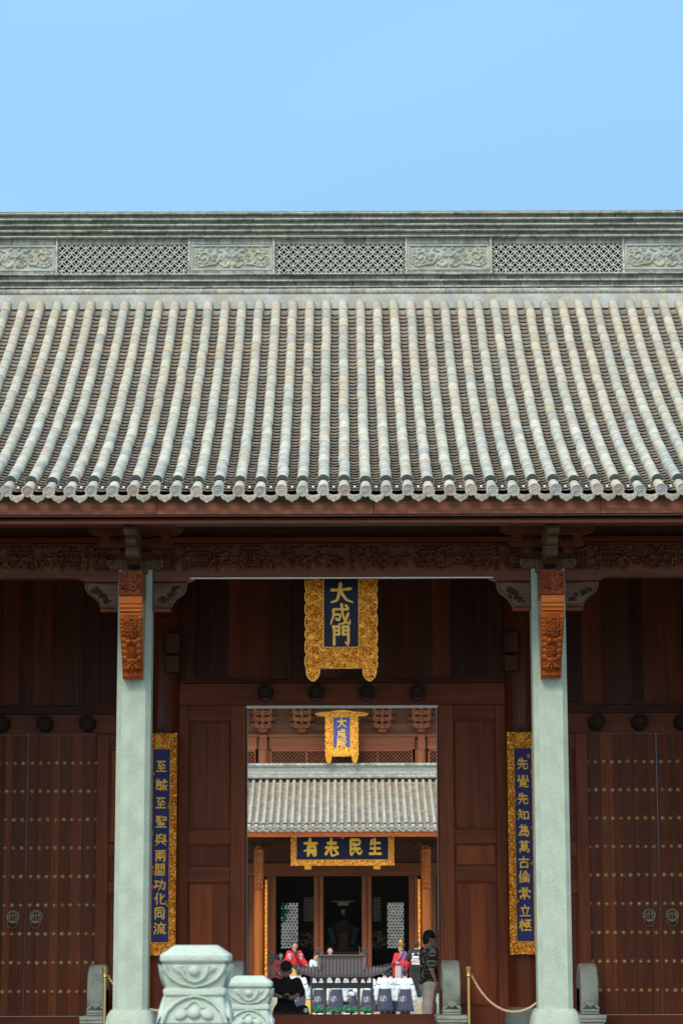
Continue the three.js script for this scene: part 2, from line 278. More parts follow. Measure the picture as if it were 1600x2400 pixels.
// ---------------------------------------------------------------- handwriting: brush strokes on a 16 x 16 grid, y down, two hex digits a point
const GLYPH = {
  da: '1565e4 70725c1e 7699bcfe', cheng: '24d4 24290f 28786c4b 8098bdefec d7ae6f b1d3', men: '212f 1161 6167 2767 2464 91d1 d1dfbd 9197 97d7 94d4',
  dian: '11717414 111a0f 2787 353a 656a 0a8a 3b1e 6b8e a1a498 a1d1d5f6 98d8ac6f a9cdff', you: '14e4 70591b 575f 57c7cfad 5aca 5ccc', wei: '34c4 18e8 707fde 78591e 78a9ee',
  min: '31c1c535 313f7b 39d9 749bdefb', sheng1: '41332644 34d4 29d9 1eee 707e', zhi: '21d1 713657c6 94d8 3aca 777e 1eee', cheng2: '2041 0363 1555 1757 191d 1959 5d1d 74f4 747a6f 79a9ad8b b0b8dcff fb f8af c1e3',
  sheng2: '1181 2128 6169 2363 2565 1887 a2a6 a2e2e6 a6e6 3aca 3ccc 1fef 7a7f', yu: '2129 2353 2656 6191 61669699 d1d9 a3d3 a6d6 0afa 5b1f 9bef', liang: '11e1 242f 24d4dfbe 717e 554b 576b a59b a7cb',
  jian: '202f 2060 6066 2666 2363 90d0 d0dfbe 9096 96d6 93d3 595e 59a9ae 5bab 5eae', gong: '1363 333a 0b79 75e5debc a1a76f', hua: '402508 353f d3a67a 818d9eeeeb', tong: '212f 21d1dfbe 44b4 575c 57a7ac 5cac',
  liu: '1133 0527 391c0f 90a2 43f3 8357d7 c5e8 696c4f 999e c9cefefc', xian: '413325 34d4 7078 18e8 585b1f 989eeeeb', jue: '2025 d0d5 6092 9062 6395 9365 181616e6e8 484c 48b8bc 4aba 4cbc 6c5e2f 9c9fefed',
  zhi1: '302214 2373 0787 43480e 497d 949d 94e4ed 9dec', wei2: '5062 a082 23d3 83571e 65c5c7 57d7d9 49e9dfbe 4c3e 6c6e 8c9e abbd', wan: '12e2 5054 a0a4 4549 45b5b9 47b7 49b9 757d 2b2f 2bdbdfbe 5d9d', gu: '14e4 7078 383f 38c8cf 3ece',
  lun: '302407 252f 907346 90c4f6 75b5 585f 58d8df 5bdb 888e a8ae', chang: '7073 4053 b093 161414e4e6 5659 56a6a9 59a9 2b2e 2bdbde 797f', li: '7083 24d4 465a6c b6aa9c 1eee', ji: '0464 303f 35240b 3569 71f1 b1a577 75799995 7595 a5e5c89b b6d9fb 6efe c1c4',
};
function glyph(name, size, depth, weight = .085) {      // raised strokes round the origin, in the xy plane
  const geos = []; let k = 0;
  for (const s of GLYPH[name].split(' ')) {
    let pts = s.match(/../g).map((p) => new THREE.Vector2((parseInt(p[0], 16) / 15 - .5) * size, (.5 - parseInt(p[1], 16) / 15) * size));
    if (pts.length < 2) { continue; }
    pts = pts.filter((p, i) => !i || p.distanceTo(pts[i - 1]) > 1e-4);
    const fine = new THREE.CatmullRomCurve3(pts.map((p) => V3(p.x, p.y, 0)), false, 'catmullrom', .32).getSpacedPoints(pts.length * 4), n = fine.length, fall = pts[n > 8 ? 1 : pts.length - 1].y < pts[0].y - .1 * size && Math.abs(pts[pts.length - 1].x - pts[0].x) > .12 * size;
    const L = [], R = [], w = weight * size * rr(.9, 1.1);
    fine.forEach((p, i) => {
      const a = fine[Math.max(0, i - 1)], b = fine[Math.min(n - 1, i + 1)], t = i / (n - 1), dx = b.x - a.x, dy = b.y - a.y, l = Math.hypot(dx, dy) || 1;
      const q = w * (1.05 - .35 * Math.sin(PI * t)) * (fall && t > .6 ? 1 - .55 * (t - .6) / .4 : 1) * (i === 0 || i === n - 1 ? .55 : 1);
      const ex = (i === 0 ? -1 : i === n - 1 ? 1 : 0) * w * .55;
      L.push([p.x - dy / l * q + dx / l * ex, p.y + dx / l * q + dy / l * ex]); R.push([p.x + dy / l * q + dx / l * ex, p.y - dx / l * q + dy / l * ex]);
    });
    const pos = [], z = depth + k++ * depth * .02;
    const quad = (a, b, c, d) => pos.push(...a, ...b, ...c, ...a, ...c, ...d);
    for (let i = 0; i < n - 1; i++) { const l0 = [...L[i], z], l1 = [...L[i + 1], z], r0 = [...R[i], z], r1 = [...R[i + 1], z], g = (p) => [p[0], p[1], 0]; quad(r0, r1, l1, l0); quad(g(r0), g(r1), r1, r0); quad(l0, l1, g(l1), g(l0)); }
    for (const i of [0, n - 1]) { const l = [...L[i], z], r = [...R[i], z], g = (p) => [p[0], p[1], 0]; i ? quad(r, g(r), g(l), l) : quad(l, g(l), g(r), r); }
    geos.push(flat(pos));
  }
  return mergeGeometries(geos.map(clean));
}

// ---------------------------------------------------------------- tiled roof slopes
// o: z0 eave, y0, a, b (height of the tubes' axis u metres behind the eave), U run, pitch, off, kx range of columns, r, L tile length, e exposure of the pans, near: columns and rows built tile by tile
function tiledRoof(parent, o) {
  const yc = (u) => o.y0 + o.a * u + o.b * u * u, sl = (u) => Math.atan(o.a + 2 * o.b * u), zc = (u) => o.z0 - u, { r, L } = o, S = o.s ?? 1;
  const stepsAlong = (len, from) => { const list = []; let u = from; while (u < o.U) { list.push(u); u += len * Math.cos(sl(u)); } return list; };
  // a tube tile: half round, its lower end a little wider; origin at the lower end, running up along -z
  const half = (r0, r1, len, seg = 10, wall = 0) => {
    const pos = [], A = -.18, B = PI + .18, pt = (rad, t, z) => [Math.cos(t) * rad, Math.sin(t) * rad, z], q = (a, b, c, d) => pos.push(...a, ...b, ...c, ...a, ...c, ...d);
    const out = [], nor = [];
    for (let i = 0; i < seg; i++) { const t0 = lerp(A, B, i / seg), t1 = lerp(A, B, (i + 1) / seg); q(pt(r0, t0, 0), pt(r1, t0, -len), pt(r1, t1, -len), pt(r0, t1, 0)); q(pt(r0 - .016 * S, t0, 0), pt(r0, t0, 0), pt(r0, t1, 0), pt(r0 - .016 * S, t1, 0)); }
    if (wall) for (const s of [-1, 1]) { const e = pt(r0, s < 0 ? B : A, 0), f = pt(r1, s < 0 ? B : A, -len), dn = (p) => [p[0] * .97, p[1] - wall, p[2]]; s > 0 ? q(dn(e), dn(f), f, e) : q(e, f, dn(f), dn(e)); }
    const g = flat(pos), P = g.attributes.position, N = g.attributes.normal; for (let i = 0; i < P.count; i++) if (Math.abs(N.getZ(i)) < .7) { const l = Math.hypot(P.getX(i), P.getY(i)); N.setXYZ(i, P.getX(i) / l, P.getY(i) / l, 0); }
    const uv = new Float32Array(P.count * 2); for (let i = 0; i < P.count; i++) { uv[2 * i] = Math.atan2(P.getY(i), P.getX(i)) * r0; uv[2 * i + 1] = P.getZ(i); } g.setAttribute('uv', new THREE.BufferAttribute(uv, 2)); return g;
  };
  const tubeG = half(r * 1.03, r * .985, L * 1.05, 10, .06 * S), w = o.pitch * .39, sag = .042 * S, lipH = (o.lip ?? .06) * S, th = .013 * S;
  const panG = (() => { const pos = [], seg = 6, f = (x) => sag * (x / w) ** 2, q = (a, b, c, d) => pos.push(...a, ...b, ...c, ...a, ...c, ...d), Lp = o.e * 2.1;
    for (let i = 0; i < seg; i++) { const x0 = lerp(-w, w, i / seg), x1 = lerp(-w, w, (i + 1) / seg); q([x0, f(x0) + lipH, 0], [x1, f(x1) + lipH, 0], [x1, f(x1), -Lp], [x0, f(x0), -Lp]); q([x0, f(x0) + lipH - th, 0], [x1, f(x1) + lipH - th, 0], [x1, f(x1) + lipH, 0], [x0, f(x0) + lipH, 0]); q([x1, f(x1) + lipH - th, 0], [x0, f(x0) + lipH - th, 0], [x0, f(x0) - th, -Lp], [x1, f(x1) - th, -Lp]); }
    return metreUV(flat(pos)); })();
  const dummy = new THREE.Object3D(), col = new THREE.Color();
  const masses = { tube: [], pan: [] };
  const put = (kind, geo, mats, tones, x, u, dy, single, jit) => {
    dummy.position.set(x + jit * rr(-1, 1), yc(u) + dy, zc(u)); dummy.rotation.set(sl(u), rr(-.02, .02), rr(-.03, .03)); dummy.scale.set(1 + rr(-.02, .02), 1 + rr(-.02, .02), 1); dummy.updateMatrix();
    if (single) { const m = new THREE.Mesh(geo, pick(mats)); m.name = kind === 'tube' ? 'tube_tile' : 'pan_tile'; m.position.copy(dummy.position); m.rotation.copy(dummy.rotation); m.scale.copy(dummy.scale); m.castShadow = m.receiveShadow = true; parent.add(m); }
    else { const t = pick(tones), f = rr(.9, 1.08) * (kind === 'pan' ? o.panLift ?? 1 : 1); const w = clamp(u / o.U, 0, 1) ** .8, q = kind === 'tube' ? [lerp(.99, 1.01, w), lerp(1.03, .96, w), lerp(1.03, .9, w)] : [1, lerp(1, .96, w), lerp(1, .92, w)]; masses[kind].push([dummy.matrix.clone(), col.setRGB(t[0] * f * q[0], t[1] * f * q[1], t[2] * f * q[2]).clone()]); }
  };
  const tubesU = stepsAlong(L, o.u0), pansU = stepsAlong(o.e, o.pu0 ?? .02), [k0, k1] = o.kx;
  for (let k = k0; k <= k1; k++) {
    const x = o.off + k * o.pitch, near = o.near && Math.abs(x) < o.near[0];
    tubesU.forEach((u, i) => put('tube', tubeG, M.tube, tileTone, x, u, 0, near && i < o.near[1], .004 * S));
    pansU.forEach((u, i) => put('pan', panG, M.pan, panTone, x + o.pitch / 2, u, -.093 * S - sag * .35, near && i < o.near[2], .003 * S));
  }
  for (const kind of ['tube', 'pan']) {
    const list = masses[kind], m = new THREE.InstancedMesh(kind === 'tube' ? tubeG : panG, kind === 'tube' ? M.tubeMass : M.panMass, list.length);
    list.forEach(([mt, c], i) => { m.setMatrixAt(i, mt); m.setColorAt(i, c); }); m.name = kind === 'tube' ? 'upper_tube_tiles' : 'upper_pan_tiles'; m.userData.kind = 'stuff'; m.castShadow = m.receiveShadow = true; parent.add(m);
  }
  // eave: collar, end tile with its round face, pointed drip tile, nail
  const endTube = half(r * .96, r * .93, o.u0 * 1.05), faceG = (() => {
    const R0 = r * 1.1, g = [lathe([[0, .004 * S], [R0 * .74, .004 * S], [R0 * .78, .016 * S], [R0, .016 * S], [R0, -.022 * S], [0, -.022 * S]], 20)]; g[0].rotateX(PI / 2);
    for (let i = 0; i < 9; i++) { const t = i * 2.4, d = R0 * .66 * Math.sqrt(i / 9); g.push(at(new THREE.TorusGeometry(R0 * .17, R0 * .07, 5, 8, 4.4), Math.cos(t) * d, Math.sin(t) * d, .006 * S, 0, 0, t)); } g.push(ball(R0 * .16, 0, 0, .006 * S));
    return mergeGeometries(g.map(clean)); })();
  const collarG = (() => { const g = new THREE.RingGeometry(r * .4, r * 1.14, 14, 1, 0, PI); const s = half(r * 1.18, r * 1.06, .09 * S, 12); return [clean(g), s]; })();
  const dripG = (() => { const s = new THREE.Shape(), W = o.pitch * .365, h = .03 * S; s.moveTo(-W, h); s.quadraticCurveTo(0, -.04 * S, W, h); s.bezierCurveTo(W * 1.02, -.03 * S, W * .9, -.055 * S, W * .55, -.078 * S); s.quadraticCurveTo(W * .2, -.09 * S, 0, -.112 * S); s.quadraticCurveTo(-W * .2, -.09 * S, -W * .55, -.078 * S); s.bezierCurveTo(-W * .9, -.055 * S, -W * 1.02, -.03 * S, -W, h);
    const g = [extrude(s, .018 * S, { bevel: .003 * S })]; for (let i = 0; i < 7; i++) g.push(at(new THREE.TorusGeometry(.016 * S, .006 * S, 4, 8, 4.2), (i - 3) * W * .22, -.03 * S - .02 * S * Math.cos((i - 3) * .5) - (i % 2) * .018 * S, .019 * S, 0, 0, i * 1.7));
    return mergeGeometries(g.map(clean)); })();
  const end = o.single ? (name, geos, mats, x, y, z, rx) => { const m = new THREE.Mesh(geos, pick(mats)); m.name = name; m.position.set(x, y, z); m.rotation.set(rx, 0, rr(-.04, .04)); m.castShadow = m.receiveShadow = true; parent.add(m); return m; } : null;
  const ends = { eave_tube: [], eave_face: [], collar: [], collar_rim: [], drip: [] };
  for (let k = k0; k <= k1; k++) {
    const x = o.off + k * o.pitch + rr(-.005, .005) * S, xp = x + o.pitch / 2, dy = rr(-.012, .012) * S, a = sl(.1);
    const inView = o.single && Math.abs(x) < o.single;
    const place = (key, name, g, mats, px, py, pz, rx) => { if (inView) end(name, g, mats, px, py, pz, rx); else ends[key].push(at(clean(g.clone()), px, py, pz, rx)); };
    place('eave_tube', 'eave_tile', endTube, M.tube, x, yc(0) - .05 * S + dy, zc(0), a);
    place('eave_face', 'round_eave_face', faceG, M.disc, x, yc(0) - .054 * S + dy, zc(0) + .012 * S, .06);
    place('collar', 'tile_collar', collarG[0], [M.collar], x, yc(o.u0) + dy, zc(o.u0) + .006 * S, a);
    place('collar_rim', 'tile_collar_rim', collarG[1], M.tube, x, yc(o.u0) + dy, zc(o.u0) + .004 * S, a);
    place('drip', 'drip_tile', dripG, M.drip, xp, yc(0) - .113 * S + dy * .5, zc(0) + .02 * S, -.2);
    if (inView) end('nail_cap', ball(.016 * S, 0, 0, 0), [M.nail], xp, yc(.1) - .088 * S + lipH + .004, zc(.1) + .004, 0);
  }
  const fm = { eave_tube: M.tube[0], eave_face: M.disc[0], collar: M.collar, collar_rim: M.tube[1], drip: M.drip[0] };
  for (const k of Object.keys(ends)) if (ends[k].length) { const m = mk('distant_' + k, ends[k], fm[k], parent); m.userData.kind = 'stuff'; }
  // boards under the tiles
  const X0 = o.off + k0 * o.pitch - .1, X1 = o.off + k1 * o.pitch + .3, N = 12, deck = [];
  for (let i = 0; i < N; i++) { const u0 = .14 * S + (o.U - .1) * i / N, u1 = .14 * S + (o.U - .1) * (i + 1) / N, len = Math.hypot(u1 - u0, yc(u1) - yc(u0)); const g = bx(X1 - X0, .05 * S, len + .01, 0, 0, 0, { c: 0, g: 'x' }); deck.push(at(g, (X0 + X1) / 2, (yc(u0) + yc(u1)) / 2 - .19 * S, (zc(u0) + zc(u1)) / 2, Math.atan2(yc(u1) - yc(u0), u1 - u0))); }
  mk('roof_boarding', deck, M.dark, parent);
  return { yc, zc, sl };
}

// ---------------------------------------------------------------- ground
struct('ground', bb(-140, 140, -.75, -.3, 1.6, 150, { c: 0, g: 'x' }), M.paving);
struct('terrain', bb(-300, 300, -1.35, -.85, -340, 160, { c: 0, g: 'x' }), M.paving);
struct('gate_platform', [bb(-9.5, 9.5, -.74, 0, -12.4, 1.5, { c: .02, g: 'x' })], M.floor);
struct('gate_steps', [bb(-3.4, 3.4, -.3, -.15, 1.5, 1.85, { c: .01, g: 'x' }), bb(-3.4, 3.4, -.298, -.225, 1.85, 2.2, { c: .01, g: 'x' })], M.plinth);
{ const pos = [], a = [[12, -.29], [15, -.2], [20, -.03], [26, .2], [33, .28], [44, .3]], W = 3.2; for (let i = 0; i < a.length - 1; i++) { const [z0, y0] = a[i], [z1, y1] = a[i + 1]; pos.push(-W, y0, z0, -W, y1, z1, W, y1, z1, -W, y0, z0, W, y1, z1, W, y0, z0); for (const s of [-W, W]) pos.push(s, y0, z0, s, -.3, z0, s, y1, z1, s, y1, z1, s, -.3, z0, s, -.3, z1); } struct('bridge_path', metreUV(flat(pos)), M.paving); }
struct('courtyard', bb(-30, 30, -.85, -.75, -42.2, -12.4, { c: 0, g: 'x' }), M.court);
struct('court_ground', bb(-60, 60, -1.0, -.86, -130, -5, { c: 0, g: 'x' }), M.court);

// ================================================================ the gate
const gate = thing('temple_gate', 'large temple gate hall with grey tiled roof, pale stone pillars and dark wooden doors', 'gate building');
const B = 2.87, WZ = -5.7;
// ---- roof
{
  const roof = group('roof', gate);
  tiledRoof(roof, { z0: 2.2, y0: 7.4, a: .40, b: .027, U: 7.34, pitch: .2775, off: .04, kx: [-30, 30], r: .075, L: .35, e: .15, u0: .33, near: [4.85, 9, 9], single: 4.95 });
  // rear slope, out of sight
  const N = 10, deck = [], y = (u) => 7.4 + .4 * u + .027 * u * u; for (let i = 0; i < N; i++) { const u0 = 7.7 * i / N, u1 = 7.7 * (i + 1) / N; deck.push(at(bx(17, .2, Math.hypot(u1 - u0, y(u1) - y(u0)) + .02, 0, 0, 0, { c: 0, g: 'x' }), 0, (y(u0) + y(u1)) / 2, -13.6 + (u0 + u1) / 2, -Math.atan2(y(u1) - y(u0), u1 - u0))); }
  mk('rear_slope', deck, M.greyWall, roof);
}
// ---- ridge
{
  const ridge = group('ridge', gate), XR = 8.4, zf = -5.42;
  let singles = 0; const mass = [];
  const course = (name, y0, y1, z, len, mats, depth = .3, c = .006) => {
    let x = -XR + rr(-len, 0);
    while (x < XR) { const l = len * rr(.85, 1.15), g = [l - .004, y1 - y0 - .003, depth]; const cx = x + l / 2, zz = z - depth / 2 + rr(-.004, .004);
      if (Math.abs(cx) < 5.7 && singles < 296 && name) { const m = mk(name, bx(...g, 0, 0, 0, { c, g: 'x' }), pick(mats), ridge); m.position.set(cx, (y0 + y1) / 2, zz); m.rotation.z = rr(-.004, .004); singles++; } else mass.push(at(bx(...g, 0, 0, 0, { c, g: 'x' }), cx, (y0 + y1) / 2, zz)); x += l; }
  };
  const edge = (y0, y1, z) => { let x = -XR; const gs = [[], [], []]; while (x < XR) { const l = rr(.2, .5); gs[Math.floor(rnd() * 3)].push(bb(x, x + l - .002, y0 + rr(0, .004), y1 - rr(0, .003), z - .14, z + .032 + rr(-.004, .005), { c: .004, g: 'x' })); x += l; } gs.forEach((g, i) => { mk('mortar_edge', g, M.lip[i], ridge).userData.kind = 'stuff'; }); };
  const wedge = (y0, y1, z0, z1) => { const g = extrude([[0, y0], [0, y1], [z1 - zf + .5, y1], [z0 - zf + .5, y0]], XR * 2, { g: 'z' }); g.rotateY(-PI / 2); g.translate(XR, 0, zf - .5); return g; };
  mk('plaster_band', wedge(11.82, 12.105, zf + .16, zf + .02), M.plaster, ridge);
  // half-round course
  { let x = -XR; const g0 = (l) => { const g = new THREE.CylinderGeometry(.052, .056, l, 12, 1, false); g.rotateZ(PI / 2); return g; }; while (x < XR) { const l = rr(.2, .235), g = g0(l - .003); if (Math.abs(x) < 5.7) { const m = mk('round_course_tile', g, pick(M.roundCourse), ridge); m.position.set(x + l / 2, 12.158 + rr(-.002, .002), zf - .005); } else mass.push(clean(at(g, x + l / 2, 12.158, zf - .005))); x += l; } }
  course('brick', 12.235, 12.32, zf - .01, .3, M.ridge); edge(12.215, 12.236, zf + .02);
  course('brick', 12.34, 12.43, zf + .0, .3, M.ridge); edge(12.32, 12.341, zf + .035);
  edge(12.43, 12.452, zf + .05);
  // pierced and carved panels between the two mouldings
  const y0 = 12.452, y1 = 13.075, per = 3.61;
  mk('ridge_core', bb(-XR, XR, 12.2, 13.5, zf - .62, zf - .36, { c: 0 }), M.core, ridge);
  const ringG = new THREE.ExtrudeGeometry((() => { const s = new THREE.Shape(); s.absarc(0, 0, .083, 0, 2 * PI); const h = new THREE.Path(); h.absarc(0, 0, .0742, 0, 2 * PI); s.holes.push(h); return s; })(), { depth: .055, bevelEnabled: false, curveSegments: 10 });
  for (const k of [-2, -1, 0, 1, 2]) {
    const cx = -.012 + k * per, hw = 1.09, nx = 14, ny = 4, sx = 2 * hw / nx, sy = (y1 - y0) / ny, g = [];
    const clipRing = (x, y, dz) => { const q = at(clean(ringG.clone()), x, y, zf - .08 + dz, 0, 0, 0, [sx / .157, sy / .157, 1]); g.push(q); };
    for (let i = 0; i <= nx; i++) for (let j = 0; j <= ny; j++) { if (i < nx) clipRing(cx - hw + (i + .5) * sx, y0 + j * sy, rr(0, .004)); if (j < ny) clipRing(cx - hw + i * sx, y0 + (j + .5) * sy, .006 + rr(0, .004)); }
    mk('pierced_lattice', g, M.lattice, ridge);
    for (const s of [-1, 1]) mk('panel_post', bb(cx + s * (hw + .012) - .016, cx + s * (hw + .012) + .016, y0, y1, zf - .2, zf + .02), M.lip[0], ridge);
  }
  for (const k of [-3, -2, -1, 0, 1, 2]) {
    const cx = -.012 + (k + .5) * per, hw = per / 2 - 1.09 - .03, w = 2 * hw;
    mk('panel_slab', bb(cx - hw, cx + hw, y0 + .002, y1 - .002, zf - .25, zf - .03), M.carvedBrick, ridge);
    course('brick', y1 - .105, y1 - .004, zf - .012, .33, M.ridge, .02); // replaced in front by the frame
    const fy0 = y0 + .075, fy1 = y1 - .115, R = new Relief(w - .1, fy1 - fy0 - .05, .0085), a = R.w / 2, b = R.h / 2;
    for (const s of [-1, 1]) {
      const P = (pts, r, h, r1) => R.stroke(pts.map(([x, y]) => [s * x * a, y * b]), r, h, r1);
      P([[.18, .35], [.3, .1], [.36, -.3], [.42, -.55], [.55, -.62], [.62, -.3], [.58, .15], [.66, .5], [.8, .42], [.84, .05], [.76, -.2], [.69, .0]], .03, .03, .016);   // body
      P([[.3, -.55], [.2, -.78], [.1, -.78]], .016, .022); P([[.55, -.6], [.68, -.72], [.8, -.78]], .016, .022); P([[.1, .35], [.22, .55], [.32, .62]], .018, .024);
      R.knob(s * .14 * a, .3 * b, .07, .05, .04, s * .5); R.knob(s * .06 * a, .1 * b, .035, .025, .036); R.knob(s * .08 * a, -.62 * b, .035, .045, .036); R.knob(s * .2 * a, .08 * b, .04, .03, .034, s);
      for (const [x, y, q, d] of [[.9, .62, .055, 1], [.76, .78, .035, -1], [.58, .74, .04, 1], [.36, .78, .042, -1], [.12, .82, .03, 1], [.9, -.1, .05, -1], [.93, -.45, .04, 1], [.84, -.66, .045, -1], [.44, .25, .035, 1], [.16, -.2, .035, -1], [.28, -.1, .03, 1], [.7, -.45, .03, 1], [.46, -.15, .03, 1]]) R.spiral(s * x * a, y * b, q, 1.15, s > 0 ? 2.2 : .9, s * d, .0115, .02);
    }
    for (let i = 0; i < 26; i++) { const x = rr(-.42, .42) * a, y = rr(-.75, .55) * b; R.spiral(x, y, rr(.014, .03), .8, rr(0, 6), 1, .008, .016); }
    mk('carved_panel', R.mesh((x, y, h) => [cx + x, (fy0 + fy1) / 2 + y, zf - .027 + h * 1.25]), M.carvedBrick, ridge);
    const fr = []; for (const s of [-1, 1]) fr.push(bb(cx - hw, cx + hw, s < 0 ? fy0 - .01 : fy1 - .03, s < 0 ? fy0 + .025 : fy1 + .005, zf - .05, zf + .004, { g: 'x' }), bb(cx + s * (hw - .025) - .025, cx + s * (hw - .025) + .025, fy0 + .026, fy1 - .031, zf - .05, zf + .001));
    mk('panel_frame', fr, M.carvedBrick, ridge);
    { let x = cx - hw; const gs = [[], [], []]; while (x < cx + hw - .05) { const l = Math.min(rr(.2, .4), cx + hw - x); gs[Math.floor(rnd() * 3)].push(bb(x, x + l - .004, y1 - .105, y1 - .003, zf - .06, zf + .002, { g: 'x' }), bb(x, x + l - .004, y0 + .003, y0 + .06, zf - .06, zf + .002, { g: 'x' })); x += l; } gs.forEach((g, i) => g.length && mk('panel_course', g, M.ridge[i], ridge)); }
  }
  let z = zf + .03;
  for (const [a, b] of [[13.098, 13.163], [13.185, 13.25], [13.272, 13.337], [13.359, 13.424]]) { edge(a - .022, a + .001, z + .022); course('brick', a, b, z, .32, M.ridge, .34); z += .042; }
  edge(13.424, 13.447, z + .018); course('capping', 13.447, 13.478, z + .03, .42, M.roundCourse, .8);
  mk('ridge_mass', mass, M.ridge[0], ridge).userData.kind = 'stuff';
}
// ---- eave boards
{
  mk('eave_filler', bb(-8.5, 8.5, 7.24, 7.33, 1.78, 2.06, { c: .004, g: 'x' }), M.filler, gate);
  const f = group('fascia', gate); let x = -8.5; while (x < 8.5) { const l = rr(2.4, 3.4); mk('fascia_board', bb(x, x + l - .003, 7.062, 7.262, 1.96, 2.04, { c: .008, g: 'x' }), M.fascia, f); x += l; }
  mk('light_strip', bb(-8.5, 8.5, 7.042, 7.057, 1.965, 2.012, { c: .003, g: 'x' }), M.grey, f);
  mk('lower_board', bb(-8.5, 8.5, 6.96, 7.04, 1.84, 1.9, { c: .004, g: 'x' }), M.fasciaRed, f);
  mk('edge_bead', bb(-2.2, 2.2, 6.945, 6.959, 1.85, 1.91, { c: .003, g: 'x' }), M.grey, f);
  mk('soffit', at(bx(17, .04, 2.4, 0, 0, 0, { c: 0, g: 'x' }), 0, 7.2, .85, .2), M.dark, gate);
  mk('porch_ceiling', bb(-7.6, 7.6, 8.3, 8.34, -5.6, -.14, { c: 0, g: 'x' }), M.dark, gate);
  mk('eave_purlin', at(new THREE.CylinderGeometry(.13, .13, 17, 14).rotateZ(PI / 2), 0, 7.18, 1.15), M.dark, gate);
}
